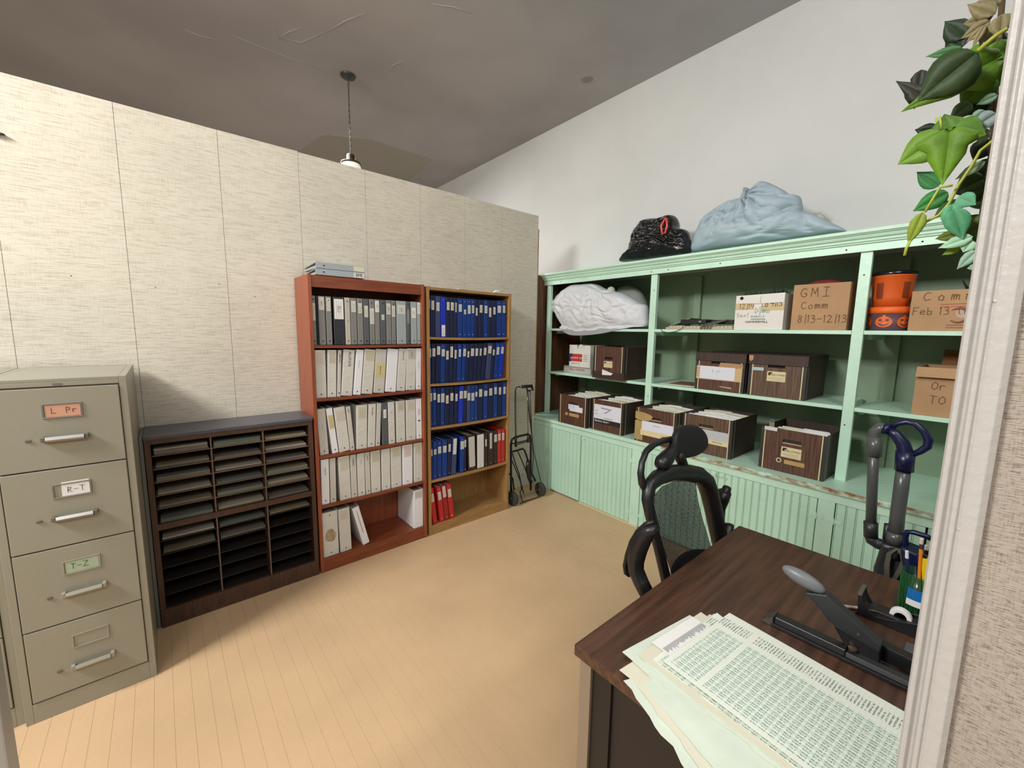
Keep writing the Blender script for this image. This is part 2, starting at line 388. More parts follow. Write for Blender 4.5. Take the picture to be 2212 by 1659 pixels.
# ================================================================== SETTING
CZ = 3.78; YP = 2.90
fl = struct('floor')
MB().box(-4, 4.2, -4, 7, -0.12, -0.004).build('subfloor', m_floor, fl)
for i in range(-24, 47):                                   # painted floorboards running towards the partition
    x0 = 0.0+i*0.0605
    if x0 > 2.74: continue
    for (ya, yb) in ((-1.6, 2.898),):
        o = MB().box(x0+0.0002, min(x0+0.0605-0.0002, 2.9), ya, yb, -0.02, 0).build('floorboard', m_floor, fl)
        bv = o.modifiers.new('b', 'BEVEL'); bv.width = 0.0004; bv.segments = 1
def wallbox(name, x0, x1, y0, y1, z0, z1, mt, M=None):
    o = MB().box(x0, x1, y0, y1, z0, z1, M).build(name, mt); o['kind'] = 'structure'; return o
wallbox('ceiling', -4, 4.6, -4, 7, CZ, CZ+0.1, m_ceil)
wallbox('wall_right', 0.75, 0.85, -4.2, 7.2, -0.1, CZ+0.05, m_white, GM)
wallbox('wall_left', -4.1, -4, -4, 7, -0.1, CZ, m_white)
wallbox('wall_front', -4, 4.6, -4.1, -4, -0.1, CZ, m_white)
wallbox('wall_far', -4, 4.6, 7, 7.1, -0.1, CZ, m_white)
# smooth patches of newer plaster on the ceiling and a repair spot
cp = MB(); cs = [atz(x, y, CZ) for x, y in ((700, 290), (800, 300), (935, 345), (880, 395), (845, 420), (640, 330))]
cp.prism([(p.x, p.y) for p in cs], 'z', CZ-0.004, CZ+0.002)
cp.build('trim_4', mat('plaster_patch', '98968f', 0.9, bump=.2, bscale=8))['kind'] = 'structure'
c_ = atz(1268, 171, CZ); MB().lathe([(0.0, -.004), (0.05, -.004), (0.058, 0.002)], (c_.x, c_.y, CZ), 14).build('trim_5', mat('ceiling_plug', '8a8580', .8))['kind'] = 'structure'
# raised trowel ridges in the ceiling plaster
rid = MB()
for pts in (((500, 75), (560, 100), (640, 130), (690, 150)), ((590, 55), (600, 80), (650, 92), (700, 70)), ((700, 72), (745, 45), (790, 28)), ((835, 160), (850, 140), (875, 130)), ((930, 8), (980, 15), (1020, 30)),
            ((400, 65), (440, 80), (480, 88)), ((600, 85), (620, 70), (650, 60))):
    P = [atz(x, y, CZ) for x, y in pts]
    rid.tube([(p.x, p.y, CZ) for p in P], [0.001]+[0.0026]*(len(P)-2)+[0.001], 6)
rid.build('trim_6', m_ceil, smooth=True)['kind'] = 'structure'

# the linen-covered partition: one panel board per strip with recessed joints
wb = struct('wall_back')
XS = [-2.06, -1.655, -1.25, -0.85, -0.5, -0.093, 0.32, 0.725, 1.139, 1.55, 1.948, 2.335, 2.772]
XS[4] = -0.505
MB().box(-2.06, 2.765, YP+0.012, YP+0.05, 0, 2.575).build('partition_core', m_brown, wb)
for a, b in zip(XS, XS[1:]):
    MB().box(a+0.0008, b-0.0008, YP, YP+0.012, 0.0, 2.59-0.004*(b > .8)).build('wall_panel', m_part, wb)
MB().box(-2.06, 2.765, YP+0.012, YP+0.055, 2.575, 2.583).build('cap_strip', m_part, wb)
for (x, z) in ((0.003, 1.72), (.28, 1.76), (.45, 1.70), (1.05, 2.2), (-.3, 1.75)):
    MB().lathe([(0.0, -.002), (0.0018, -.0015), (0.0024, 0)], (x, YP, z), 8, axis='y').build('screw_head', m_gap, wb)
MB().box(-2.0, 2.2, YP-0.012, YP-0.0002, 0, 0.09).build('baseboard_back', m_part)['kind'] = 'structure'
t = MB().box(2.7725, 2.784, YP+0.002, YP+0.055, 0.70, 2.47).build('trim_1', m_trimwood); t['kind'] = 'structure'
# brown board closing the end of the shelving
t = MB().box(0.03, 0.749, 2.985, 3.01, 0.0, 2.065, GM).build('wall_end', m_brown); t['kind'] = 'structure'

# short wall with woven wallpaper and its white casing, right of the doorway
wr = struct('wall_near')
MB().box(0.702, 0.735, -3.9, 0.020, 0, 2.5).build('wall_core', m_paper_wall, wr)
cs = struct('trim_2')
prof = [(-0.0115, 0.702), (-0.0115, 0.694), (-0.006, 0.688), (0.002, 0.6875), (0.006, 0.689), (0.0085, 0.6905), (0.0105, 0.6865), (0.014, 0.686), (0.0165, 0.690), (0.019, 0.690), (0.0215, 0.6835), (0.0255, 0.6825), (0.0275, 0.686), (0.0275, 0.735), (0.0205, 0.735), (0.0205, 0.702)]
MB().prism([(x, y) for y, x in prof], 'z', 0, 2.5).build('casing_moulding', m_casing, cs, bevel=0.0008)
for y, z in ((0.0065, 1.78), (0.0065, 1.56), (0.0065, 1.30), (0.004, 1.09)):
    MB().lathe([(0.0, -.0016), (0.0018, -.0012), (0.0024, 0.0)], (0.690, y, z), 10, axis='x').build('nail_head', mat('nail_paint', 'a8a49c', .4), cs)
t = MB().box(-0.42, -0.292, 1.2, 1.26, 0, 2.2).build('trim_3', m_casing, bevel=0.004); t['kind'] = 'structure'

# ================================================================== FILE CABINETS
def file_cabinet(x0, yf, label, labels, group=None):
    W_, D_, T_ = 0.378, YP-0.03-yf, 1.322
    t = thing('filing_cabinet', label, 'filing cabinet', (x0, yf, 0), group=group)
    b = MB(); s = 0.022
    b.box(0, s, 0, D_, 0, T_).box(W_-s, W_, 0, D_, 0, T_).box(s, W_-s, D_-0.01, D_, 0, T_).box(s, W_-s, 0, D_, T_-0.012, T_)
    b.box(s, W_-s, 0, 0.02, 1.293, T_-0.012).box(s, W_-s, 0, 0.02, 0, 0.078).box(s, W_-s, 0.012, 0.03, 0.078, 1.293)
    b.build('cabinet_body', m_cab, t, bevel=0.0015)
    zs = [0.082, 0.371, 0.678, 0.984, 1.290]
    for k in range(4):
        za, zb = zs[k]+0.0025, zs[k+1]-0.0025
        d = MB().box(s+0.003, W_-s-0.003, -0.004, 0.012, za, zb).build('drawer', m_cab, t, bevel=0.002)
        zc = zb-0.085; xc = W_*0.52; hw = 0.052
        fr = MB(); fr.box(xc-hw, xc+hw, -0.008, -0.0042, zc+0.023, zc+0.028).box(xc-hw, xc+hw, -0.008, -0.0042, zc-0.028, zc-0.023).box(xc-hw, xc-hw+0.005, -0.008, -0.0042, zc-0.023, zc+0.023).box(xc+hw-0.005, xc+hw, -0.008, -0.0042, zc-0.023, zc+0.023)
        fr.build('label_holder', m_chrome if k > 1 else m_cab, d, bevel=0.0008)
        if labels and labels[k]:
            tx, cm, xo = labels[k]
            lb = MB().box(xc-hw+0.008+xo, xc+hw-0.006, -0.0058, -0.0044, zc-0.022, zc+(0.032 if tx == 'R-T' else 0.022)).build('label_card', cm, d)
            handwriting(d, tx, 0.021, (xc-hw+0.022+xo, -0.0062, zc-0.009), (1, 0, 0), (0, 0, 1), m_ink, adv=0.8)
        zh = zc-0.098
        hb = MB(); hb.prism([(-0.0045, zh-0.012), (-0.024, zh-0.014), (-0.030, zh-0.006), (-0.024, zh+0.006), (-0.020, zh+0.004), (-0.022, zh-0.006), (-0.0045, zh-0.004)], 'x', xc-0.050, xc+0.050)
        hb.build('handle', m_chrome if k > 1 else m_cab, d, bevel=0.001)
        for sx in (-1, 1): MB().box(xc+sx*0.056-0.006, xc+sx*0.056+0.006, -0.024, -0.0042, zh-0.013, zh+0.006).build('handle_end', mat('handle_end_metal', '7b7568', .35, .6) if k > 1 else m_cab, d, bevel=0.002)
        MB().box(xc-0.101, xc-0.087, -0.009, -0.0042, zh-0.010, zh-0.001).build('latch', mat('latch_metal', '6f6a5f', .4, .5), d, bevel=0.001)
    bd = MB().box(W_/2-0.011, W_/2+0.011, -0.0025, 0.0, 1.297, 1.305).build('maker_badge', m_chrome, t)
    return t
m_tabo = mat('orange_card', 'c6947a', 0.7); m_tabg = mat('green_card', '9fb094', 0.7)
file_cabinet(-0.490, 2.235, 'putty grey four-drawer filing cabinet, nearest the bookcases, with tagged drawers', [None, ('T-Z', m_tabg, 0.0), ('R-T', m_paper, 0.016), ('L  Pr', m_tabo, 0.0)])
file_cabinet(-0.872, 2.262, 'second putty filing cabinet, mostly cut off by the left picture edge', None)

# ================================================================== LITERATURE SORTER
t = thing('paper_sorter', 'low dark walnut paper sorter with three columns of slots', 'paper sorter', (-0.093, 2.585, 0))
Ws, Ds, Ts = 0.748, 0.27, 0.994
MB().box(-0.002, Ws+0.002, -0.002, Ds, Ts-0.018, Ts).build('top_panel', m_sorttop, t, bevel=0.002)
MB().box(0, 0.022, 0.001, Ds, 0, Ts-0.018).build('side_panel', m_sort, t)
MB().box(Ws-0.022, Ws, 0.001, Ds, 0, Ts-0.018).build('side_panel', m_sort, t)
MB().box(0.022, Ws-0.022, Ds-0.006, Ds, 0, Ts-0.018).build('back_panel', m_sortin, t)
MB().box(0.022, Ws-0.022, 0.002, 0.02, 0, 0.095).build('kick_board', m_sort, t)
MB().box(0.022, Ws-0.022, 0.002, Ds-0.006, 0.515, 0.545).build('middle_rail', m_sort, t)
MB().box(0.022, Ws-0.022, 0.002, 0.02, 0.952, Ts-0.018).build('top_rail', m_sort, t)
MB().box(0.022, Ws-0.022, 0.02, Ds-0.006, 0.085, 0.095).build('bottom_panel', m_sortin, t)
cols = [0.022, 0.022+0.2355, 0.022+0.4705, Ws-0.022]
for x in cols[1:3]:
    MB().box(x-0.003, x+0.003, 0.006, Ds-0.006, 0.095, 0.515).build('divider', m_sortedge, t)
    MB().box(x-0.003, x+0.003, 0.006, Ds-0.006, 0.545, 0.952).build('divider', m_sortedge, t)
SZT = [0.892-0.0665*k for k in range(1, 6)]; SZB = [0.515-0.0695*k for k in range(1, 7)]
shelfz = [0.892]+[0.892-0.0672*k for k in range(1, 5)]+[0.545]
slots = shelfz+[0.455, 0.384, 0.312, 0.242, 0.168, 0.095]
for zz in slots:
    if zz in (0.545, 0.095): continue
    for a, b in zip(cols, cols[1:]):
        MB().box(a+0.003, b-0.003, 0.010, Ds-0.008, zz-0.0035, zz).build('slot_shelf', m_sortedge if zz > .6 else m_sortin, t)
colname = ['left', 'middle', 'right']; rn = ['top', 'second', 'third', 'fourth', 'fifth', 'sixth', 'seventh', 'eighth']
pm = [mat('paper_greybeige_shaded', '71685f', .8), mat('paper_mint_shaded', '6f7367', .8), mat('paper_tan_shaded', '82775f', .8), mat('paper_shaded', '675f56', .8)]  # paper colours darkened to hold the shade inside the slots
fills = {0: (0.03, 0.026, 0.016), 1: (0.014, 0.012, 0.016), 2: (0.020, 0.012, 0.014), 3: (0.008, 0.006, 0.020), 4: (0.010, 0.018, 0.018), 5: (0.014, 0.012, 0.010), 6: (0.010, 0.004, 0.008), 7: (0.006, 0.008, 0)}
for r_, tr in fills.items():
    for c__ in range(3):
        hgt = tr[c__]
        if not hgt: continue
        a, b = cols[c__]+0.010, cols[c__+1]-0.010; zz = slots[r_]
        p = thing('paper_stack', f'paper stack in the {rn[r_]} slot of the sorter\'s {colname[c__]} column', 'paper', (-0.093+(a+b)/2, 2.60+random.uniform(0, .012), zz), random.uniform(-.02, .02), 'paper stacks in the sorter')
        hw = (b-a)/2-0.002; n = max(2, int(hgt/0.004))
        for q in range(n):
            z0 = 0.0002+hgt*q/n; dx = random.uniform(-.002, .002); dy = random.uniform(-.003, .004)
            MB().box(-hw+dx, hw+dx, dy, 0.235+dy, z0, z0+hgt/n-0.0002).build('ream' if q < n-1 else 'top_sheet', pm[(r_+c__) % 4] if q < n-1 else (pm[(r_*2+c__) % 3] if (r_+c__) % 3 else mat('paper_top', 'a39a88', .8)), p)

t = MB().box(-.1105, -.0965, 2.60, 2.885, 0, .985).build('grey_board', mat('blue_grey_board', '6b716f', .5), bevel=.001); tag(t, 'thin blue grey board wedged between filing cabinet and paper sorter', 'board')
# ================================================================== BOOKCASES
def bookcase(x0, x1, T_, D_, shelves, kick, header, mv, mh, label, sag):
    t = thing('bookcase', label, 'bookcase', (x0, 2.585, 0)); Wd = x1-x0; s = 0.02
    for a in (0, Wd-s): MB().box(a, a+s, 0, D_, 0, T_).build('side_panel', mv, t, bevel=0.0012)
    MB().box(s, Wd-s, D_-0.006, D_, 0.02, T_-0.01).build('back_panel', mv, t)
    MB().box(s, Wd-s, 0.003, D_-0.006, T_-0.022, T_-0.003).build('top_panel', mh, t)
    if header: MB().box(s, Wd-s, 0.004, 0.02, T_-0.07, T_-0.022).build('header_rail', mh, t)
    MB().box(s, Wd-s, 0.003, 0.02, 0, kick-0.018).build('kick_board', mh, t)
    for i, z in enumerate([kick]+shelves):
        sg = sag if i else 0; n = 8; poly = []
        for k in range(n+1): u = k/n; poly.append((s+(Wd-2*s)*u, z-sg*4*u*(1-u)))
        poly2 = [(x, zz-0.017) for x, zz in poly[::-1]]
        MB().prism(poly+poly2, 'y', 0.002, D_-0.006).build('shelf', mh, t)
    return t
B1 = (0.665, 1.405); B2 = (1.424, 2.186)
s1 = [1.421, 1.103, 0.749, 0.434]; k1 = 0.086
s2 = [1.471, 1.137, 0.819, 0.422]; k2 = 0.070
bookcase(*B1, 1.826, 0.30, s1, k1, True, m_cherry, m_cherry_h, 'tall reddish cherry bookcase full of grey and white binders', 0.003)
bookcase(*B2, 1.818, 0.29, s2, k2, False, m_oak, m_oak_h, 'tall tan oak bookcase full of blue binders', 0.006)

BC = {'g': mat('binder_grey', '7b7b78', .5), 'G': mat('binder_dark_grey', '54585c', .5), 'l': mat('binder_pale_grey', '9aa3a5', .45), 'b': mat('binder_black', '2e3138', .4),
      'e': mat('binder_beige', 'b6b0a0', .5), 'w': mat('binder_white', 'cdcbc3', .35, bump=.25, bscale=28, bstretch=(1, 1, 2.5), var=.04, vscale=14), 'W': mat('binder_bright_white', 'e2e2e6', .3),
      'v': mat('binder_offwhite', 'c2bfb7', .35, bump=.15, bscale=20), 'n': mat('binder_navy', '121a40', .45), 's': mat('binder_slate', '39416a', .5), 'u': mat('binder_blue', '0b3480', .4),
      'r': mat('binder_royal', '1430b4', .35), 'R': mat('binder_red', 'b8241f', .38), 'm': mat('binder_brown', '33201e', .4), 'd': mat('binder_dark_red', '932322', .4)}
CN = {'g': 'grey', 'G': 'dark grey', 'l': 'pale blue-grey', 'b': 'black', 'e': 'beige', 'w': 'wrinkled white', 'W': 'bright white', 'v': 'off-white', 'n': 'dark navy', 's': 'slate blue', 'u': 'mid blue', 'r': 'royal blue', 'R': 'bright red', 'm': 'dark brown', 'd': 'deep red'}
m_lab = mat('spine_label', 'c9c7bc', .6); m_laby = mat('spine_label_yellow', 'c9bb86', .6); m_pages = mat('page_block', '9b978c', .85)
m_hole = mat('ring_hole', '17171a', .3); m_ringm = mat('ring_metal', '9db4d8', .25, .8)
def binder(xa, xb, xat, xbt, z, c, label, group, hgt=0.29, dep=0.255, yf=2.603, lab=None, extra=None, hole='both', lean=None, cat='binder', open_top=True):
    """front spine at yf; bottom edge xa..xb at height z, top edge xat..xbt"""
    lo, hi = (.6865, 1.3835) if (xa+xb)/2 < 1.41 else (1.4455, 2.1645)
    if lean is None: xa, xb, xat, xbt = [min(max(q_, lo), hi) for q_ in (xa, xb, xat, xbt)]
    wd = (xb-xa)*0.965; xm = (xa+xb)/2; tilt = math.atan2((xat+xbt)/2-xm, hgt) if lean is None else lean
    t = thing('ring_binder', label, cat, group=group, M=Matrix.Translation((xm, yf, z+0.0012+abs(math.sin(tilt))*wd/2)) @ Matrix.Rotation(tilt, 4, 'Y'))
    h = wd/2; q = min(0.0025, wd*.12)
    cv = MB(); cv.prism([(-h, dep), (-h, 0.002), (-h+0.002, 0), (h-0.002, 0), (h, 0.002), (h, dep), (h-q, dep), (h-q, q), (-h+q, q), (-h+q, dep)], 'z', 0, hgt)
    cv.build('cover', BC[c], t, bevel=0.0006)
    if wd > 0.012: MB().box(-h+q+0.001, h-q-0.001, 0.02, dep-0.015, 0.004, hgt-0.012).build('pages', m_pages, t)
    if lab:
        l0, l1, lw, lm = lab; MB().box(-h*lw, h*lw, -0.0008, 0.0004, hgt*l0, hgt*l1).build('spine_label', lm, t)
        if wd > 0.014 and lm is not m_black:
            mb = MB(); k = 3
            for a in range(k):
                xx = -h*lw*0.5+a*h*lw*0.5; mb.box(xx-0.0006, xx+0.0006, -0.0012, -0.0008, hgt*(l0+0.025), hgt*(l1-0.03-random.random()*.05))
            mb.build('label_print', m_inkfaint, t)
    hm = m_ringm if c in 'nsurRdm' else m_hole
    if wd > 0.016:
        for zz in ((0.022,) if hole == 'low' else (0.022, hgt-0.022) if hole == 'both' else ()):
            MB().lathe([(0.0, -.0009), (0.0036, -.0009), (0.0042, 0.0002)], (0, 0, zz), 12, axis='y').build('ring_hole', hm, t)
    if extra: extra(t, h, hgt)
    return t
def bx(px, z): return aty(px[0], px[1], 2.603)
def X_(px, py): return aty(px, py, 2.603).x
def vtext(s, size, zc, xo=0, mt=None, hand=False, ws=1):
    def f(t, h, hg):
        if hand: handwriting(t, s, size, (xo*h-size*.4, -0.0012, hg*zc), (0, 0, -1), (1, 0, 0), mt or m_ink)
        else: lettering(t, s, size, (xo*h, -0.0012, hg*zc), (0, 0, -1), (1, 0, 0), mt or m_ink, wscale=ws)
    return f
# ---- top shelf of the cherry bookcase
rowA = [((672, 683), 'g', (.5, .85, .8, m_lab), None), ((689, 703.6), 'g', (.72, .98, .8, m_lab), vtext('Amer...', .010, .84)), ((705, 717.5), 'g', (.7, .97, .7, m_lab), None), ((721, 745), 'b', (.54, .96, .85, m_paper), vtext('BLI', .030, .75, hand=False, mt=m_inkfaint)),
        ((746, 757.5), 'e', None, vtext('Steel', .008, .5)), ((758.3, 771.5), 'g', (.7, .94, .75, m_lab), None), ((772.4, 785.2), 'g', (.68, .9, .6, m_lab), None), ((786, 797.7), 'G', (.6, .85, .7, m_lab), None), ((798.8, 809.8), 'g', (.45, .8, .85, m_lab), None),
        ((810.4, 820.8), 'g', (.72, .97, .85, m_paper), vtext('Nat', .009, .85)), ((821.7, 833.6), 'G', (.55, .67, .5, m_lab), None), ((834.6, 845.6), 'g', (.68, .93, .8, m_lab), vtext('MSA', .010, .8)), ((846.3, 855.2), 'g', (.63, .88, .8, m_lab), None),
        ((857, 878), 'l', (.7, .91, .8, m_lab), vtext('West', .011, .8)), ((878.6, 886), 'G', (.48, .82, .8, mat('label_dark', '76756b', .6)), None), ((888, 900.6), 'l', (.62, .86, .7, m_paper), vtext('Aux', .009, .74)), ((901.6, 911.2), 'l', (.72, .98, .95, m_paper), None)]
for i, ((a, b), c, lab, ex) in enumerate(rowA):
    xa, xb = X_(a, 700), X_(b, 700)
    if i == 3: lb = 'black binder with large white BLI spine card on the cherry bookcase\'s top shelf'
    else: lb = f'{CN[c]} ring binder, {ORD[i if i < 1 else i]} on the cherry bookcase\'s top shelf'
    binder(xa, xb, xa, xb, s1[0], c, lb, 'grey binders on the top shelf', lab=lab, extra=ex, hgt=0.285, hole='low' if i % 2 else 'both')
xa = X_(684, 700); xb = X_(688.4, 700)
t = thing('comb_bound_book', 'black comb-bound booklet squeezed between the first two grey binders', 'booklet', ((xa+xb)/2, 2.606, s1[0]+0.001))
MB().box(-0.004, 0.004, 0.004, 0.22, 0, 0.283).build('cover', BC['b'], t)
for k in range(26): MB().lathe([(0.003, 0), (0.0055, 0.0015), (0.0055, 0.0045), (0.003, 0.006)], (0, 0.004, 0.008+k*0.0105), 8).build('comb_loop', m_black, t)
# ---- middle shelves: px of the top corners and of the bottom corners in the photograph
def row(spec, z, shelfname, group, sx, ox, oy, yt, yb, hgt=0.287):
    for i, (a, b, c_, d, col, lab, ex, desc) in enumerate(spec):
        xat, xbt = X_(ox+a*sx, yt), X_(ox+b*sx, yt); xa, xb = X_(ox+c_*sx, yb), X_(ox+d*sx, yb)
        lb = desc or f'{CN[col]} binder, {ORD[i]} on the {shelfname}'
        u_ = (i+.5)/len(spec); binder(xa, xb, xat, xbt, z-.012*u_*(1-u_), col, lb, group, lab=lab, extra=ex, hgt=hgt, hole='low')
L1 = (.72, .95, .8, m_lab)
rowB = [(130, 350, 175, 365, 'w', (.7, .96, .8, mat('faded_label', 'c4beb0', .5)), None, None), (360, 545, 375, 530, 'w', (.72, .96, .7, mat('faded_label2', 'bdb5a4', .5)), None, None), (550, 625, 540, 600, 'v', None, vtext('ABR-Spec', .014, .82), None),
        (640, 855, 605, 800, 'w', None, vtext('ALLSTATE', .021, .80, .1, m_ink), None), (860, 1010, 815, 945, 'W', None, vtext('J l u s u r s', .011, .68, 0, m_ink), None), (1015, 1195, 955, 1145, 'w', (.75, .97, .8, mat('faded_label3', 'bfb9a0', .5)), None, None),
        (1200, 1390, 1160, 1345, 'v', (.36, .68, .95, m_laby), vtext('Sheila Cust', .013, .52), 'white binder with a yellow spine note on the cherry bookcase\'s second shelf'), (1400, 1595, 1360, 1545, 'W', None, None, None), (1600, 1740, 1555, 1700, 'w', None, vtext('Carlson 92', .014, .84, .1), None),
        (1745, 1890, 1710, 1875, 'w', (.75, .97, .8, mat('faded_label4', 'b9b4a6', .5)), vtext('Sampson', .011, .86), None), (1895, 1975, 1890, 1975, 'W', None, vtext('Statement', .013, .6, 0, m_inkfaint), None)]
row(rowB, s1[1], 'cherry bookcase\'s second shelf', 'white binders on the second shelf', .12658, 660, 735, 754, 855)
rowC = [(180, 320, 245, 400, 'v', None, vtext('Progress', .010, .6, 0, m_inkfaint), None), (340, 450, 460, 565, 'W', (.55, .85, .8, m_laby), None, None), (470, 665, 575, 765, 'w', (.7, .93, .8, mat('faded_label', 'c4beb0', .5)), None, None), (668, 775, 768, 845, 'v', None, vtext('Liab', .012, .9), None),
        (865, 1055, 870, 1055, 'w', (.7, .95, .7, mat('faded_label3', 'bfb9a0', .5)), None, None), (1068, 1213, 1062, 1190, 'w', None, vtext('Forester', .015, .83), None), (1217, 1300, 1200, 1275, 'v', None, None, None), (1305, 1392, 1315, 1415, 'G', (.64, .84, .5, m_paper), None, 'dark grey binder with a small white label among white ones'),
        (1400, 1515, 1425, 1535, 'w', None, vtext('Stat', .010, .75, 0, m_inkfaint), None), (1540, 1695, 1560, 1710, 'w', (.77, .98, .7, mat('faded_label2', 'bdb5a4', .5)), None, None), (1710, 1880, 1725, 1890, 'w', (.75, .97, .7, mat('faded_label', 'c4beb0', .5)), None, None), (1882, 2006, 1900, 2006, 'W', (.44, .47, .35, m_black), vtext('General', .013, .68), None)]
row(rowC, s1[2], 'cherry bookcase\'s third shelf', 'white binders on the third shelf', .12658, 660, 840, 862, 970)
rowD = [(170, 280, 190, 290, 'W', None, vtext('VERMIX', .015, .73, 0, m_inkfaint), None), (285, 355, 298, 370, 'v', None, None, None), (380, 525, 415, 550, 'w', (.68, .95, .8, mat('faded_label', 'c4beb0', .5)), None, None), (530, 600, 552, 625, 'v', None, vtext('Fidelity', .016, .83), None),
        (610, 703, 630, 720, 'w', None, vtext('MS 21', .013, .8, 0, m_inkfaint), None), (706, 765, 725, 785, 'v', None, vtext('Monthly', .010, .86), None), (775, 890, 790, 905, 'w', (.74, .97, .75, mat('faded_label2', 'bdb5a4', .5)), None, None), (905, 1010, 915, 1022, 'w', None, None, None),
        (1015, 1145, 1030, 1155, 'w', (.76, .97, .75, mat('faded_label3', 'bfb9a0', .5)), None, None), (1152, 1285, 1164, 1285, 'W', (.7, .97, .7, mat('faded_pink', 'cfc3bd', .5)), None, None), (1295, 1405, 1300, 1410, 'w', (.72, .96, .7, mat('faded_label', 'c4beb0', .5)), None, None)]
row(rowD, s1[3], 'cherry bookcase\'s fourth shelf', 'white binders on the fourth shelf', .18088, 660, 940, 975, 1075)
def stain(t, h, hg):
    mb = MB(); P = [(h*.75*math.cos(a)*random.uniform(.8, 1.1), hg*.47+hg*.16*math.sin(a)*random.uniform(.8, 1.15)) for a in [k*.45 for k in range(14)]]
    mb.prism(P, 'y', -0.0008, 0.0003); mb.build('torn_sticker', mat('torn_brown_sticker', 'a8977a', .6, var=.3, vscale=40), t)
z = k1
binder(X_(697, 1200), X_(733, 1190), X_(695.5, 1110), X_(728, 1100), z, 'w', 'wide white binder with a torn brown sticker, on the bottom shelf', 'binders on the bottom cherry shelf', hgt=.292, extra=stain)
binder(X_(735.5, 1190), X_(760.5, 1185), X_(730, 1100), X_(755, 1098), z, 'w', 'white binder standing beside the torn-sticker one on the bottom shelf', 'binders on the bottom cherry shelf', hgt=.29, lab=(.75, .95, .7, mat('faded_label', 'c4beb0', .5)), hole='low')
binder(X_(784.5, 1180), X_(799, 1172), 0, 0, z, 'W', 'thin white binder leaning left alone on the bottom cherry shelf', 'binders on the bottom cherry shelf', hgt=.28, lean=-0.235, lab=(.3, .9, .12, m_laby), hole='')
binder(X_(894, 1145), X_(915.5, 1140), X_(894, 1065), X_(915.5, 1060), z, 'W', 'big white binder standing alone at the right end of the bottom shelf', 'binders on the bottom cherry shelf', hgt=.285, dep=.262, lab=(.78, .97, .75, mat('faded_label', 'c4beb0', .5)), hole='')
# ---- oak bookcase rows
def bluerow(edges_t, edges_b, cols_, labs, z, shelfname, sx, ox, yt, yb, hgt=.287, names=None):
    for i in range(len(cols_)):
        a, b = edges_t[i], edges_t[i+1]; c_, d = edges_b[i], edges_b[i+1]
        p = .04*(b-a); xat, xbt = X_(ox+(a+p)*sx, yt), X_(ox+(b-p)*sx, yt); xa, xb = X_(ox+(c_+p)*sx, yb), X_(ox+(d-p)*sx, yb)
        lb = (names or {}).get(i) or f'{CN[cols_[i]]} binder, {ORD[i]} on the oak bookcase\'s {shelfname}'
        u = (i+.5)/len(cols_); sg = .006*4*u*(1-u)
        hole = 'both' if cols_[i] in 'ur' else ''
        binder(xa, xb, xat, xbt, z-sg+.0006, cols_[i], lb, 'blue binders on the '+shelfname, lab=labs[i], hgt=hgt, hole=hole)
def LB(lo, hi=None, w=.62, m_=None): return (lo, hi or lo+.2, w, m_ or m_lab)
bluerow([178, 222, 304, 390, 480, 549, 614, 669, 754, 823, 891, 949, 1009, 1093, 1167, 1231, 1304, 1392, 1457], [182, 224, 305, 392, 482, 549, 614, 669, 754, 823, 891, 949, 1009, 1093, 1167, 1231, 1306, 1392, 1457],
        'nnsrnnnuuuunnunnuu', [LB(.68, .9, .8), LB(.66, .88), LB(.64, .85), (.02, .3, .7, m_paper), LB(.68, .88, .7), LB(.68, .88, .8), LB(.64, .88, .4), LB(.66, .85), LB(.6, .72, .5), LB(.62, .84, .7), LB(.64, .84, .65), LB(.58, .78, .5), LB(.66, .86, .55), LB(.65, .85, .65), LB(.55, .8, .6), LB(.62, .82, .5), LB(.67, .86, .7), LB(.67, .87, .6)],
        s2[0], 'top shelf', .13261, 900, 650, 722, names={3: 'royal blue binder with its white label down at the bottom'})
bluerow([188, 247, 320, 402, 472, 537, 612, 668, 752, 824, 880, 955, 1020, 1085, 1165, 1238, 1296, 1372, 1440], [192, 241, 308, 387, 462, 532, 596, 652, 727, 790, 850, 922, 985, 1046, 1118, 1197, 1254, 1328, 1398],
        'unnunnnuunnnnnsnur', [LB(.66, .87, .8), LB(.68, .88, .8), LB(.72, .93, .7), LB(.68, .86, .7), LB(.6, .82, .6), LB(.65, .93, .7), LB(.62, .84, .6), LB(.66, .86, .5), LB(.67, .87, .75), LB(.64, .8, .5), LB(.67, .87, .75), LB(.67, .87, .7), LB(.67, .86, .5), LB(.68, .88, .6), LB(.72, .92, .7), LB(.66, .82, .5), LB(.67, .88, .6), LB(.69, .88, .6)],
        s2[1], 'second shelf', .13261, 900, 752, 822)
bluerow([127, 157, 200, 240, 282, 330, 374, 424, 470, 501, 541, 580, 610, 665, 712, 763, 808, 852, 898], [135, 162, 203, 238, 279, 327, 371, 413, 461, 501, 537, 578, 608, 663, 710, 763, 806, 850, 896],
        'uununnnrnsuunununu'.replace(' ', ''), [LB(.66, .87, .8), LB(.69, .87, .7), LB(.62, .83, .8), LB(.61, .84, .85), LB(.57, .78, .6), LB(.63, .83, .7), LB(.61, .8, .55), LB(.66, .86, .7), LB(.66, .86, .75), LB(.59, .79, .8), LB(.57, .78, .75), LB(.67, .8, .7), LB(.65, .86, .6), LB(.65, .8, .7), LB(.65, .85, .6), LB(.67, .87, .6), LB(.64, .85, .55), LB(.64, .85, .55)],
        s2[2], 'third shelf', .21696, 900, 845, 905)
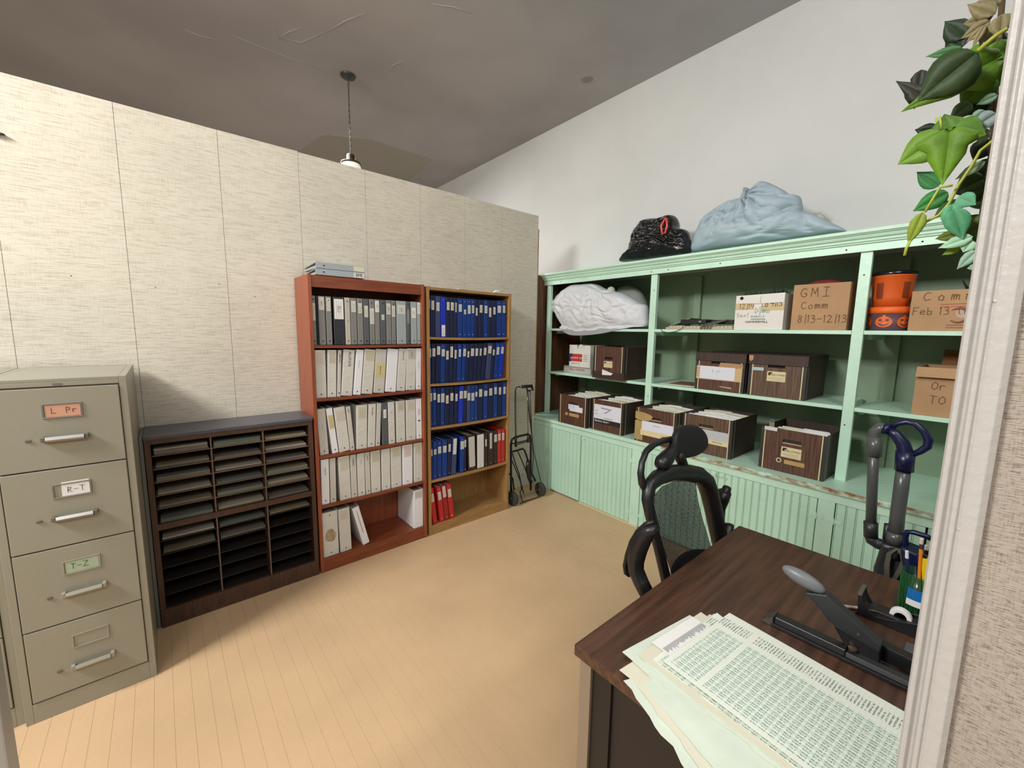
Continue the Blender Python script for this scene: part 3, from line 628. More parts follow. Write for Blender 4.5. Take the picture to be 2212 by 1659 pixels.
e = [(137, 162, 148, 162, 'u', LB(.62, .8, .8)), (164, 205, 164, 205, 'u', LB(.65, .79, .6)), (207, 250, 209, 250, 'u', LB(.66, .84, .75)), (253, 307, 255, 305, 'u', LB(.66, .84, .7)), (309, 350, 307, 344, 'n', LB(.66, .86, .6)),
     (362, 408, 346, 392, 's', LB(.56, .98, .7, m_paper)), (438, 473, 433, 472, 'u', LB(.66, .88, .9)), (475, 496, 474, 494, 'n', LB(.7, .9, .8)), (506, 584, 516, 594, 'm', (.1, .95, .75, m_lab)), (597, 672, 600, 672, 'm', (.02, .97, .92, m_paper)),
     (674, 706, 676, 708, 'm', LB(.6, .8, .5)), (711, 765, 712, 766, 'm', LB(.5, .95, .4)), (768, 802, 769, 803, 'm', LB(.66, .88, .8)), (806, 840, 806, 838, 'R', LB(.68, .88, .7)), (843, 878, 842, 876, 'R', LB(.66, .88, .6))]
nm = {5: 'slate blue binder with a long white label leaning on the fourth shelf', 8: 'dark brown binder with cream spine card on the oak bookcase\'s fourth shelf', 9: 'dark brown binder fronted by a full white printed spine', 13: 'first of two bright red binders ending the oak fourth shelf', 14: 'rightmost bright red binder on the oak bookcase\'s fourth shelf'}
for i, (a, b, c_, d, cl, lab) in enumerate(e):
    xat, xbt = X_(900+a*.21696, 950), X_(900+b*.21696, 950); xa, xb = X_(900+c_*.21696, 1015), X_(900+d*.21696, 1015)
    binder(xa, xb, xat, xbt, s2[3]-.024*((i+.5)/15)*(1-(i+.5)/15), cl, nm.get(i) or f'{CN[cl]} binder, {ORD[i]} on the oak bookcase\'s fourth shelf', 'binders on the fourth oak shelf', lab=lab, hgt=.288, hole='both' if cl in 'uR' else 'low', yf=2.603)
for i, (a, b, c_, d, cl) in enumerate([(138, 165, 166, 209, 'R'), (172, 225, 236, 280, 'R'), (230, 275, 284, 328, 'd'), (278, 320, 334, 378, 'R')]):
    xa, xb = X_(900+c_*.21696, 1125), X_(900+d*.21696, 1120)
    binder(xa, xb, 0, 0, k2, cl, ['bright red binder half hidden at the left of the leaning four', 'second of four red binders leaning on the oak bottom shelf', 'deep red binder with tall label, third of the leaning four', 'rightmost of four red binders leaning on the oak bottom shelf'][i], 'red binders on the bottom oak shelf', lean=-0.115, lab=LB(.62 if i != 2 else .66, .85 if i != 2 else .97, .7), hgt=.285)

# two grey binders lying on top of the cherry bookcase
for i, (zt, nm_) in enumerate(((1.8275, 'lower pale grey binder lying flat on top of the cherry bookcase'), (1.8655, 'upper pale grey binder lying on another atop the cherry bookcase'))):
    t = thing('ring_binder', nm_, 'binder', (0.712+.004*i, 2.592+.004*i, zt), -0.015+.02*i, 'binders lying on the cherry bookcase')
    hh = .035; Lg = .285
    MB().prism([(0, 0), (0, hh), (.25, hh*.62), (.25, hh*.62-.003), (.004, hh-.004), (.004, .004), (.25, .004), (.25, 0)], 'x', 0, Lg).build('cover', BC['l'], t, bevel=.0008)
    MB().box(.01, Lg-.01, .02, .23, .0045, hh*.55).build('pages', m_pages, t)
    MB().box(Lg*.76, Lg-.003, -.0008, .0003, .003, hh-.003).build('spine_label', m_lab if i == 0 else m_paper2, t)
    if i == 0: lettering(t, 'EMI', .026, (Lg*.875, -.001, hh/2), (1, 0, 0), (0, 0, 1), m_ink)
    MB().lathe([(0, -.0009), (.004, -.0009), (.0045, 0)], (.045, 0, hh/2), 12, axis='y').build('ring_hole', m_hole, t)
# scraps on the oak bookcase
t = MB().prism([(0, 0), (.03, .022), (.045, .02), (.05, 0)], 'y', 0, .03).build('folded_paper', m_paper); t.location = (2.025, 2.60, 1.8185); tag(t, 'small folded white paper on top of the oak bookcase', 'paper')
t = MB().box(0, .09, 0, .06, 0, .004).build('card', m_paper2); t.location = (1.70, 2.60, 1.8185); tag(t, 'thin cream card lying on top of the oak bookcase', 'card')
# dark pointed hook tip at the left edge, on the partition
t = MB().prism([(-.03, .012), (.0, .005), (.016, 0), (-.0, -.003), (-.03, -.005)], 'y', -.02, -.0005).build('wall_hook', m_greyd); p = aty(0, 290, YP); t.location = (p.x, YP, p.z); tag(t, 'dark pointed metal hook tip on the partition at the picture\'s left edge', 'hook')

# ================================================================== GREEN WALL UNIT (local frame: x=v into the wall, y=u along it)
gu = thing('shelf_unit', 'pale green built-in wall shelving with beadboard doors below', 'shelving', M=GM.copy())
UE, US = 2.985, -1.2            # far and near ends
VB = 0.748
MB().box(0.0, VB, US, 2.905, 0.665, 0.695).build('counter_top', m_green, gu, bevel=0.004)
MB().box(0.03, VB, 2.905, UE, 0.665, 0.6945).build('counter_end', m_green, gu)
MB().box(-0.0015, 0.004, US, 1.52, 0.669, 0.6955).build('chipped_nosing', m_chip, gu, bevel=0.001)
MB().box(0.016, 0.034, US, UE, 0.617, 0.6648).build('top_rail', m_green, gu)
MB().box(VB-0.008, VB, US, UE, 0.695, 2.03).build('back_panel', m_green_shade, gu)
MB().box(VB-0.03, VB-0.008, US, UE, 1.02, 1.06).build('back_rail', m_green_shade, gu)
def post(u0, u1):
    MB().box(0.2, 0.232, u0, u1, 0.695, 1.99).build('front_post', m_green, gu, bevel=0.002)
    for zc in (1.85, 1.02): MB().lathe([(0, -.0012), (.0035, -.0008), (.0045, 0.0005)], (0.2, (u0+u1)/2+random.uniform(-.01, .01), zc), 8, axis='x').build('nail_hole', m_gap, gu)
for a, b in ((2.913, 2.962), (1.755, 1.808), (0.487, 0.538), (-0.70, -0.648)): post(a, b)
for a, b in ((2.86, 2.905), (1.655, 1.712), (0.40, 0.46), (-.8, -.75)): MB().box(VB-0.045, VB-0.0085, a, b, 0.695, 1.99).build('back_post', m_green_shade, gu)
for nm_, z in (('upper_shelf', 1.552), ('middle_shelf', 1.125)):
    for a, b in ((1.809, 2.912), (0.539, 1.754), (-0.647, 0.486)):
        MB().box(0.2005, VB-0.046, a, b, z-0.022, z).build(nm_, m_green, gu, bevel=0.0015)
        MB().box(0.30, VB-0.05, a+.0, a+0.02, z-0.05, z-0.0225).build('shelf_cleat', m_green, gu)
        MB().box(0.30, VB-0.05, b-0.02, b, z-0.05, z-0.0225).build('shelf_cleat', m_green, gu)
# crown: fascia board, stacked mouldings, roof boards
MB().box(0.185, 0.20, US, 2.985, 1.972, 2.012).build('fascia_board', m_green, gu)
MB().prism([(0.2, 2.012), (0.176, 2.012), (0.174, 2.020), (0.166, 2.022), (0.164, 2.034), (0.156, 2.036), (0.152, 2.040), (0.146, 2.052), (0.138, 2.056), (0.136, 2.060), (0.128, 2.062), (0.126, 2.078), (0.2, 2.078)], 'y', US, 3.02, Matrix(((1,0,0,0),(0,1,0,0),(0,0,1,0),(0,0,0,1)))).build('crown_moulding', m_green, gu)
MB().box(0.2, VB, US, 2.985, 2.055, 2.075).build('roof_board', m_green, gu)
for u, zc in ((2.76, 1.992), (1.80, 1.99), (1.66, 1.992), (1.28, 1.995), (0.6, 1.99), (0.3, 1.99)): MB().lathe([(0, -.0012), (.004, -.0008), (.005, 0.0005)], (0.185, u, zc), 8, axis='x').build('nail_hole', m_gap, gu)
# doors and stiles under the counter
def beads(u0, u1, par, z0=0.012, z1=0.6145, step=0.0435):
    n = max(1, round((u1-u0)/step)); w_ = (u1-u0)/n
    for i in range(n):
        a, b = u0+i*w_, u0+(i+1)*w_
        MB().prism([(0.030, a+.0003), (0.0165, a+.0003), (0.0152, a+.0018), (0.0152, b-.0086), (0.0195, b-.0072), (0.0152, b-.0056), (0.0152, b-.0022), (0.0200, b-.0006), (0.030, b-.0004)], 'z', z0, z1).build('bead_board', m_green_b, par)
def door(u0, u1, z0=0.012):
    d = MB().box(0.030, 0.036, u0+.002, u1-.002, z0, 0.6145).build('door', m_green_b, gu); beads(u0+.002, u1-.002, d, z0); return d
def hinge(u, z, par):
    mb = MB(); mb.tube([(0.0115, u, z-.018), (0.0115, u, z+.018)], .0035, 8)
    for s_ in (-1, 1):
        P = [(s_*.002, -.014), (s_*.012, -.007), (s_*.024, -.013), (s_*.033, -.008), (s_*.036, 0), (s_*.033, .008), (s_*.024, .013), (s_*.012, .007), (s_*.002, .014)]
        mb.prism([(u+a, z+b) for a, b in (P if s_ > 0 else P[::-1])], 'x', 0.0122, 0.0150)
    mb.build('butterfly_hinge', m_green, par)
MB().box(0.034, 0.045, US, UE, 0.0, 0.664).build('carcass_front', m_gap, gu)
def stile(u0, u1): MB().box(0.0155, 0.034, u0, u1, 0.0, 0.6165).build('stile', m_green, gu)
beads(2.665, UE-.002, gu, 0.0)
d1 = door(2.300, 2.660); d2 = door(1.775, 2.296); stile(1.690, 1.773); d3 = door(1.12, 1.688); stile(1.06, 1.118) if False else None
d4 = door(0.562, 1.112); stile(0.484, 0.560); d5 = door(0.13, 0.482); d6 = door(-0.42, 0.126); stile(-0.5, -0.422); beads(US, -.502, gu, 0.0)
MB().box(0.0158, 0.034, 1.1125, 1.1195, 0.0, 0.6165).build('stile', m_green, gu)
MB().box(0.006, 0.0155, 1.69, 2.30, 0.0, 0.010).build('base_strip', m_cream, gu)
for u in (1.763,): hinge(u+.008, .523, d2); hinge(u+.008, .104, d2)
for u in (1.690,): hinge(u, .520, d3); hinge(u, .100, d3)
hinge(0.5615, .518, d4); hinge(0.5615, .11, d4); hinge(0.482, .512, d5); hinge(.482, .11, d5)
def latch(u, par):
    mb = MB(); mb.box(.009, .0152, u-.012, u+.012, .583, .605); mb.box(.005, .009, u-.004, u+.004, .588, .601); mb.build('door_latch', m_green, par, bevel=.001)
    m2 = MB(); m2.tube([(.006, u-.022, .59+.012*math.sin(a)) if False else (.010, u-.026+.008*math.cos(a), .587+.009*math.sin(a)) for a in [k*math.pi/4 for k in range(8)]], .0018, 6, closed=True); m2.build('ring_pull', m_green, par)
latch(2.315, d1); latch(2.275, d2); latch(1.135, d3); latch(1.085, d4)

# ---- storage boxes
def front_wall(mb, w_, h, hole=None, t_=0.005):
    """front wall of a box in the plane x=0, spanning y 0..w_, z 0..h with a hand hole"""
    if not hole: mb.box(0, t_, 0, w_, 0, h); return
    a, b, c, d = hole; mb.box(0, t_, 0, w_, 0, c).box(0, t_, 0, w_, d, h) if d < h else mb.box(0, t_, 0, w_, 0, c)
    mb.box(0, t_, 0, a, c, d).box(0, t_, b, w_, c, d)
FT = (0, -1, 0)   # reading direction on a front that faces -x (u decreases to the right)
def fellowes(t, w_, zc, s_=1.0):
    MB().box(-.0012, 0, w_/2-.052*s_, w_/2+.052*s_, zc-.033*s_, zc+.030*s_).build('maker_label', m_cream, t)
    lettering(t, 'FELLOWES', .017*s_, (-.0013, w_/2-.008*s_, zc+.008*s_), FT, (0, 0, 1), m_ink, shear=.25)
    MB().prism([(w_/2+.046*s_, zc+.004*s_), (w_/2+.044*s_, zc+.024*s_), (w_/2+.022*s_, zc+.024*s_), (w_/2+.024*s_, zc+.017*s_), (w_/2+.032*s_, zc+.017*s_), (w_/2+.034*s_, zc+.004*s_)], 'x', -.0018, -.0012).build('logo', m_ink, t)
    for k in range(3): MB().box(-.0016, -.0012, w_/2-.042*s_, w_/2+.042*s_*(1 if k < 2 else .6), zc-.010*s_-k*.008*s_, zc-.0075*s_-k*.008*s_).build('small_print', m_inkfaint, t)
def banker(v, u, z, w_, dep, h, label, lid=None, wood=None, rz=0, hole=(.36, .64, .70, .775), rim=True, open_=True, fill=0, fseed=0, upside=False):
    t = gthing('file_box', label, 'box', v, u, z+.0008, rz, 'woodgrain file boxes on the green shelves'); wood = wood or m_boxwood
    ho = (w_*hole[0], w_*hole[1], h*hole[2], h*hole[3]) if hole else None
    mb = MB(); front_wall(mb, w_, h, ho); mb.build('front_wall', wood, t)
    sd = MB(); sd.box(.005, dep, 0, .005, 0, h).box(.005, dep, w_-.005, w_, 0, h).box(dep-.005, dep, .005, w_-.005, 0, h); sd.build('side_walls', m_boxside, t)
    MB().box(.005, dep-.005, .005, w_-.005, 0, .004).build('base_panel', m_boxin, t)
    MB().box(-.0010, 0, -.001, .018, .001, h).box(0, .032, -.001, 0, .001, h).build('corner_band', m_boxcorner, t)
    MB().box(-.0010, 0, w_-.018, w_+.001, .001, h).box(0, .032, w_, w_+.001, .001, h).build('corner_band', m_boxcorner, t)
    for a in ((-.0014, 0, .018, .0235), (-.0014, 0, w_-.0235, w_-.018), (.032, .034, -.0013, 0)): MB().box(*a, .001, h).build('cream_stripe', m_cream, t)
    if ho:
        MB().box(.012, .014, ho[0]-.02, ho[1]+.02, ho[2]-.02, min(h-.003, ho[3]+.02)).build('dark_backing', m_gap if not rim else m_boxside, t)  # dark plate behind the hand hole, standing for the shaded interior
        if rim: MB().box(-.001, .004, ho[0], ho[1], ho[2]-.004, ho[2]).build('hole_rim', m_cream, t)
    if lid:
        lz0, lz1 = lid; L = MB(); e_ = .006
        L.box(-e_, 0-.0018, -e_, w_+e_, lz0, lz1).box(dep, dep+e_, -e_, w_+e_, lz0, lz1).box(-.0018, dep, -e_, -.0018, lz0, lz1).box(-.0018, dep, w_+.0018, w_+e_, lz0, lz1)
        if lz0 > 0.05: L.box(-e_, dep+e_, -e_, w_+e_, lz1, lz1+.004)
        L.build('lid', m_boxside if wood is m_boxwood2 else m_boxside, t, bevel=.0015)
    if open_ and not lid:
        MB().box(.006, dep-.006, .006, w_-.006, h*.90, h*.905).build('inner_shadow', m_boxin, t) if False else None
    t['dims'] = 0
    del t['dims']
    if fill:
        rnd = random.Random(fseed); M0 = t.matrix_basis
        for k in range(fill):
            y = .0; x = .014+(dep-.03)*k/fill; th_ = (dep-.035)/fill*.8; hh = h*rnd.uniform(.90, 1.02)+(.012 if rnd.random() < .35 else 0)
            cm = rnd.choice([m_paper, m_paper, m_paper2, m_paperg, mat('folder_manila', 'c5a873', .8)])
            f = thing('file_folder', 'folder of papers standing in '+FOLD[fseed], 'folder', group='folders in '+FOLD[fseed], M=M0 @ Matrix.Translation((x, w_/2, .006)) @ Matrix.Rotation(rnd.uniform(.0, .035), 4, 'Y'))
            a = w_/2-.012; P = [(-a, 0), (a, 0), (a, hh-.012-.006), (a*.5, hh-.010), (a*.45, hh-.006), (-a*.2, hh-.004), (-a*.25, hh-.010), (-a, hh-.016)]
            if k % 2: P = [(-p[0], p[1]) for p in P[::-1]]
            MB().prism(P, 'x', 0, th_*.35).build('folder_cover', cm, f)
            MB().box(th_*.38, th_*.95, -a+.006, a-.006, 0, hh-.022-rnd.uniform(0, .01)).build('sheets', m_paper if rnd.random() < .7 else m_paperg, f)
    return t
FOLD = {1: 'the leftmost counter box', 2: 'the counter box with white label panel', 3: 'the taped counter box', 4: 'the counter box behind the chair headrest', 5: 'the counter box with the binder clip'}
m_boxpaper = mat('label_paper', 'd3d6e0', .7)
ZC = 0.695
b = banker(-.004, 2.225, ZC, .335, .40, .262, 'leftmost woodgrain file box on the green counter, white papers taped on', fill=8, fseed=1)
q = MB(); q.box(-.002, -.001, .05, .20, .125, .170).box(-.0026, -.0018, .09, .215, .14, .185); q.build('taped_paper', m_boxpaper, b)
handwriting(b, '4/92', .018, (-.003, .20, .16), FT, (0, 0, 1), m_ink); MB().box(-.003, -.0026, .075, .13, .13, .165).build('taped_scrap', m_paper, b)
MB().box(-.0015, 0, .09, .205, .078, .105).build('recycle_label', mat('tan_print', 'b08f58', .6), b)
MB().tube([(-.0022, .235+.012*math.cos(a), .092+.012*math.sin(a)) for a in [k*math.pi/3 for k in range(6)]], .003, 6, closed=True).build('recycle_mark', m_cream, b)
b = banker(.034, 1.885, ZC, .318, .40, .262, 'woodgrain file box with white label panel across its front, on the counter', hole=None, fill=8, fseed=2)
MB().box(-.0022, -.0010, .0225, .292, .10, .222).build('label_panel', m_boxpaper, b)
MB().box(-.0026, -.0020, .0225, .292, .062, .098).build('black_band', m_ink, b)
lettering(b, 'Bankers Box', .026, (-.003, .215, .082), FT, (0, 0, 1), m_paper, shear=.1)
MB().prism([(.225, .200), (.11, .196), (.17, .155), (.195, .150), (.135, .188), (.215, .190)], 'x', -.003, -.0022).build('drawn_mark', mat('grey_print', '8b8884', .6), b)
for k, (a, c) in enumerate(((.255, .282), (.255, .285), (.10, .19), (.13, .16))): MB().box(-.0028, -.0022, a, c, .165-.028*k, .171-.028*k).build('small_print', m_inkfaint, b)
b = banker(.010, 1.420, ZC, .332, .40, .262, 'woodgrain file box mended with tan tape, left of the chair headrest', fill=8, fseed=3)
MB().prism([(.336, .23), (.336, .175), (.29, .165), (.22, .17), (.185, .20), (.2, .215), (.26, .228)], 'x', -.002, -.0012).build('torn_tape', m_kraft, b)
MB().box(-.002, -.0012, .265, .336, .012, .16).build('torn_tape', m_kraft, b)
MB().box(-.0035, -.002, .02, .285, .055, .10).build('label_slip', m_cream, b); MB().box(-.0042, -.003, .02, .275, .095, .165).build('label_paper', m_boxpaper, b)
lettering(b, 'Will Number', .014, (-.0037, .07, .072), FT, (0, 0, 1), m_ink); MB().box(-.0048, -.0042, .12, .18, .138, .142).build('typed_line', m_inkfaint, b)
b = banker(.086, 1.072, ZC, .345, .40, .262, 'woodgrain file box right behind the chair headrest, on the counter', fill=8, fseed=4, wood=m_boxwood2)
MB().box(-.0022, -.0014, .0225, .322, .078, .112).build('label_slip', m_cream, b); MB().box(-.003, -.0016, .0225, .322, .108, .172).build('label_paper', mat('label_grey_paper', 'b5b9bb', .7), b)
lettering(b, 'Will Number', .013, (-.0026, .09, .096), FT, (0, 0, 1), m_ink); MB().box(-.006, -.003, .235, .28, .105, .178).build('curled_tag', m_paper, b)
b = banker(.088, .565, ZC, .337, .40, .262, 'woodgrain file box with a silver clip on its rim, rightmost on the counter', fill=0, fseed=5, rz=-.012)
fellowes(b, .337, .128); MB().box(-.0015, 0, .095, .20, .055, .080).build('recycle_label', mat('tan_print', 'b08f58', .6), b)
MB().tube([(-.0022, .228+.013*math.cos(a), .070+.013*math.sin(a)) for a in [k*math.pi/3 for k in range(6)]], .0035, 6, closed=True).build('recycle_mark', m_cream, b)
M0 = b.matrix_basis
for k in range(9):
    f = thing('file_folder', 'folder of papers standing in '+FOLD[5], 'folder', group='folders in '+FOLD[5], M=M0 @ Matrix.Translation((.015+.026*k, .168, .006)) @ Matrix.Rotation(.03, 4, 'Y'))
    a = .150; P = [(-a, 0), (a, 0), (a, .225), (.02, .225), (.01, .238), (-a*.8, .238), (-a*.85, .225), (-a, .225)]
    if k % 2: P = [(-p[0], p[1]) for p in P[::-1]]
    MB().prism(P, 'x', 0, .003).build('folder_cover', m_paper2 if k % 2 else m_paper, f); MB().box(.004, .018, -a+.005, a-.005, 0, .214).build('sheets', m_paperg if k % 3 else m_paper, f)
cl = thing('binder_clip', 'silver bulldog clip gripping the rightmost counter box rim', 'clip', M=M0 @ Matrix.Translation((0, .285, .262)))
MB().prism([(-.004, -.022), (-.008, -.018), (-.004, .004), (.009, .004), (.013, -.018), (.009, -.022), (.007, -.004), (-.002, -.004)], 'y', -.035, .035).build('clip_jaws', m_chrome, cl)
q = MB(); q.box(.0, .003, -.014, .014, .004, .034); q.tube([(.0015, .010*math.cos(a), .040+.010*math.sin(a)) for a in [k*math.pi/4 for k in range(8)]], .003, 6, closed=True); q.build('clip_handle', m_chrome, cl)

ZM = 1.125
# small white carton standing in its lid
t = gthing('carton', 'small white and red carton standing in its upturned lid', 'box', .297, 2.452, ZM+.0008, .0, 'cartons on the green shelves')
q = MB(); W_ = .345; q.box(0, .004, 0, W_, 0, .062).box(.27, .274, 0, W_, 0, .062).box(.004, .27, 0, .004, 0, .062).box(.004, .27, W_-.004, W_, 0, .062).box(.004, .27, .004, W_-.004, 0, .004); q.build('lid', mat('lid_grey', 'b3b0aa', .6), t)
q = MB(); q.box(.010, .014, .02, .285, .005, .175).box(.010, .014, .02, .10, .175, .27).box(.010, .014, .185, .285, .175, .27); q.box(.014, .25, .02, .024, .005, .27).box(.014, .25, .281, .285, .005, .27).box(.246, .25, .024, .281, .005, .27)
q.box(.010, .014, .10, .185, .175, .235); q.build('carton_body', m_wbox, t)
MB().lathe([(0, 0), (.042, 0), (.042, .003)], (.018, .142, .235), 20, axis='x').build('curled_flap', m_paper2, t)
MB().box(.0085, .0098, .12, .275, .112, .185).build('red_band', m_red, t); MB().prism([(.285, .185), (.285, .108), (.262, .108), (.235, .185)], 'x', .0082, .0099).build('navy_corner', m_navyp, t)
lettering(t, 'gemdor one', .030, (.0078, .185, .148), FT, (0, 0, 1), m_paper, wscale=1.05); lettering(t, 'MERCURY 5.0', .016, (.0095, .20, .092), FT, (0, 0, 1), m_ink)
for k in range(4): MB().box(.0090, .0098, .055, .105, .172-.018*k, .178-.018*k).build('small_print', m_inkfaint, t)
lettering(t, 'Gemdor One', .036, (-.0012, .17, .032), (0, 1, 0), (0, 0, -1), m_red); MB().box(-.0008, 0, 0, W_, .052, .056).build('black_line', m_ink, t)
b = banker(.150, 1.985, ZM, .318, .40, .275, 'woodgrain file box standing upside down in its lid, left middle shelf', lid=(0, .060), hole=(.36, .62, .60, .68), rim=False)
fellowes(b, .318, .125, .85); MB().prism([(.215, .03), (.12, .034), (.10, .05), (.215, .078)], 'x', -.0065, -.006).build('torn_paper', m_paper, b)
b = banker(.215, 1.078, ZM, .33, .42, .235, 'lidded woodgrain file box with torn cream front and white paper', lid=(.205, .262), hole=(.38, .68, .80, .87), rim=False, wood=m_boxwood)
MB().box(-.0020, -.0010, .015, .325, .075, .170).build('cream_panel', mat('cream_torn', 'c2a97c', .7), b); MB().prism([(.05, .165), (.17, .165), (.16, .20), (.015, .195), (.01, .17)], 'x', -.0028, -.0018).build('torn_flap', m_card, b)
MB().box(-.003, -.002, .06, .30, .080, .168).build('white_paper', m_boxpaper, b); handwriting(b, '80ot', .018, (-.0034, .215, .13), FT, (0, 0, 1), m_inkfaint)
for k in range(4): MB().box(-.0024, -.002, .302, .325, .095+.018*k, .097+.018*k).build('form_line', m_ink, b)
MB().prism([(.07, .022), (.15, .028), (.16, .036), (.08, .034)], 'x', -.002, -.001).build('torn_scar', mat('torn_scar', 'a98d78', .8), b)
b = banker(.222, .732, ZM, .322, .40, .235, 'lidded woodgrain file box with maker label, beside the torn one', lid=(.205, .266), hole=(.36, .66, .80, .87), rim=False, wood=m_boxwood2)
fellowes(b, .322, .135, 1.0); MB().box(-.0018, -.0006, .235, .305, .165, .185).build('small_sticker', mat('sticker_blue', 'a9bfc4', .6), b)
MB().prism([(.325, .262), (.325, .235), (.313, .222), (.300, .235), (.300, .262)], 'x', -.0075, -.006).build('tape_tab', mat('tape_tab', 'b0875a', .5), b)
t = gthing('flat_papers', 'flat brown and white papers lying on the middle shelf, mid bay', 'papers', .27, 1.44, ZM+.0008, .12)
MB().box(0, .30, 0, .26, 0, .004).build('sheet', m_paper2, t); MB().box(.02, .25, .03, .2, .0042, .0075).build('folder', mat('folder_brown', '7c5c48', .7), t)
# open cardboard box, right bay
t = gthing('cardboard_box', 'open brown cardboard box on the middle shelf beside the casing', 'box', .225, -.16, ZM+.0008, 0)
q = MB(); q.box(0, .005, 0, .42, 0, .245).box(.005, .34, 0, .005, 0, .245).box(.005, .34, .415, .42, 0, .245).box(.335, .34, .005, .415, 0, .245).box(.005, .335, .005, .415, 0, .005); q.build('box_body', m_card, t)
MB().add([(.0, .42, .243), (.0, 0, .243), (-.028, 0, .196), (-.028, .42, .196), (-.003, .42, .245), (-.003, 0, .245)], [(0, 1, 2, 3), (4, 5, 2, 3)]).build('front_flap', m_card, t)
MB().add([(.335, .02, .245), (.335, .36, .245), (.375, .36, .33), (.375, .02, .30), (.338, .02, .242), (.338, .36, .242)], [(0, 1, 2, 3), (4, 5, 2, 3)]).build('back_flap', m_card_d, t)
MB().add([(.0, .005, .245), (.33, .005, .245), (.33, -.06, .29), (.0, -.06, .27)], [(0, 1, 2, 3)]).build('side_flap', m_card, t)
handwriting(t, 'Order', .038, (-.0012, .36, .135), FT, (0, 0, 1), m_inkbrown, adv=.75); handwriting(t, 'TO 1 2', .038, (-.0012, .36, .065), FT, (0, 0, 1), m_inkbrown)
ZT = 1.552
# white paper carton
t = gthing('carton', 'white paper carton marked 12/14 to 4/15 holding green garland', 'box', .218, .884, ZT+.0008, 0, 'cartons on the green shelves')
W_ = .287
q = MB(); q.prism([(0, 0), (W_, 0), (W_, .222), (0, .228)], 'x', 0, .005); q.box(.005, .26, 0, .005, 0, .226).box(.005, .26, W_-.005, W_, 0, .222).box(.255, .26, .005, W_-.005, 0, .222).box(.005, .255, .005, W_-.005, 0, .005); q.build('carton_body', m_wbox, t)
MB().prism([(.0, .170), (.13, .166), (.13, .215), (.0, .224)], 'x', -.006, -.0005).build('front_flap', m_wbox, t); MB().prism([(.137, .166), (W_-.055, .17), (W_-.06, .214), (.137, .212)], 'x', -.006, -.0005).build('front_flap', m_wbox, t)
MB().box(-.001, 0, .175, W_, .130, .172).build('packing_tape', m_tape, t); MB().prism([(0, .122), (.13, .122), (.145, .14), (.10, .165), (.0, .163)], 'x', -.001, 0).build('packing_tape', m_tape, t)
handwriting(t, '12/14', .034, (-.0016, .262, .135), FT, (0, 0, 1), m_inkbrown, adv=.72); handwriting(t, 'to', .034, (-.0016, .135, .146), FT, (0, 0, 1), m_ink, adv=.7); handwriting(t, '4/15', .034, (-.0016, .078, .148), FT, (0, 0, 1), m_ink, adv=.6)
handwriting(t, 'Dymo', .030, (-.0016, .165, .108), FT, (0, 0, 1), m_inkgreen, adv=.75); handwriting(t, 'mamaca', .016, (-.0016, .185, .080), FT, (0, 0, 1), m_inkgreen); handwriting(t, '3ax1', .026, (-.0016, .277, .082), FT, (0, 0, 1), m_inkfaint)
lettering(t, 'HAMMERMILL', .021, (-.0016, .150, .050), FT, (0, 0, 1), m_ink, wscale=1.05); MB().box(-.0016, 0, .10, .185, .066, .069).build('printed_line', m_ink, t)
MB().lathe([(0, -.001), (.010, -.001), (.011, 0)], (0, .252, .205), 14, axis='x').build('hole', m_gap, t)
gm = mat('garland_green', '1f3322', .6); gr = gthing('garland', 'dark green artificial pine garland poking out of the white carton', 'garland', .225, .884, ZT+.19)
rg = random.Random(3)
q = MB()
for k in range(420):
    y = rg.uniform(.01, .26); x = rg.uniform(.01, .16); z0 = rg.uniform(.0, .04)+(.012 if y < .13 else 0); a = rg.uniform(-1, 1); b_ = rg.uniform(-1, 1); l = rg.uniform(.025, .045)
    q.add([(x, y-.0026, z0+.008), (x, y+.0026, z0+.008), (x+a*l*.5, y+b_*l*.7, z0+l)], [(0, 1, 2)])
o = q.build('needles', gm, gr); o['kind'] = 'stuff'
MB().tube([(.0, .235, -.01), (.0, .238, .04), (.005, .236, .075)], .0018, 6).build('twig', m_gap, gr); MB().tube([(.005, .236, .072), (.0, .26, .085), (.0, .285, .10)], .0014, 6).build('twig', m_gap, gr); MB().tube([(.005, .236, .072), (0, .228, .10), (0, .220, .13)], .0014, 6).build('twig', m_gap, gr)
# brown box GMI
t = gthing('cardboard_box', 'brown cardboard box marked GMI COMM on the upper shelf', 'box', .215, .568, ZT+.0008, 0)
W_ = .272; q = MB(); q.box(0, .005, 0, W_, 0, .268).box(.005, .33, 0, .005, 0, .268).box(.005, .33, W_-.005, W_, 0, .268).box(.325, .33, .005, W_-.005, 0, .268).box(.005, .325, .005, W_-.005, 0, .005); q.build('box_body', m_card, t)
MB().box(-.002, 0, 0, W_, 0, .012).build('bottom_fold', m_card, t)
handwriting(t, 'GMI', .052, (-.0012, .235, .195), FT, (0, 0, 1), m_inkbrown, adv=1.05); handwriting(t, 'Comm', .040, (-.0012, .225, .125), FT, (0, 0, 1), m_inkbrown, adv=.85); handwriting(t, '8/13-12/13', .042, (-.0012, .24, .045), FT, (0, 0, 1), m_inkbrown, adv=.72)
q = gthing('red_cloth', 'dark red fabric bulging from the top of the GMI box', 'cloth', .26, .70, ZT+.255); ib = inflate([(-.10, 0), (-.06, .03), (0, .038), (.06, .03), (.10, .0), (0, -.02)], .03, .12, 6, .006, 20); ib.build('cloth', mat('dark_red_cloth', '6e1418', .8), q, smooth=True)
t = gthing('cardboard_box', 'brown cardboard box marked Comm Feb 13 next to the orange pails', 'box', .215, -.12, ZT+.0008, 0)
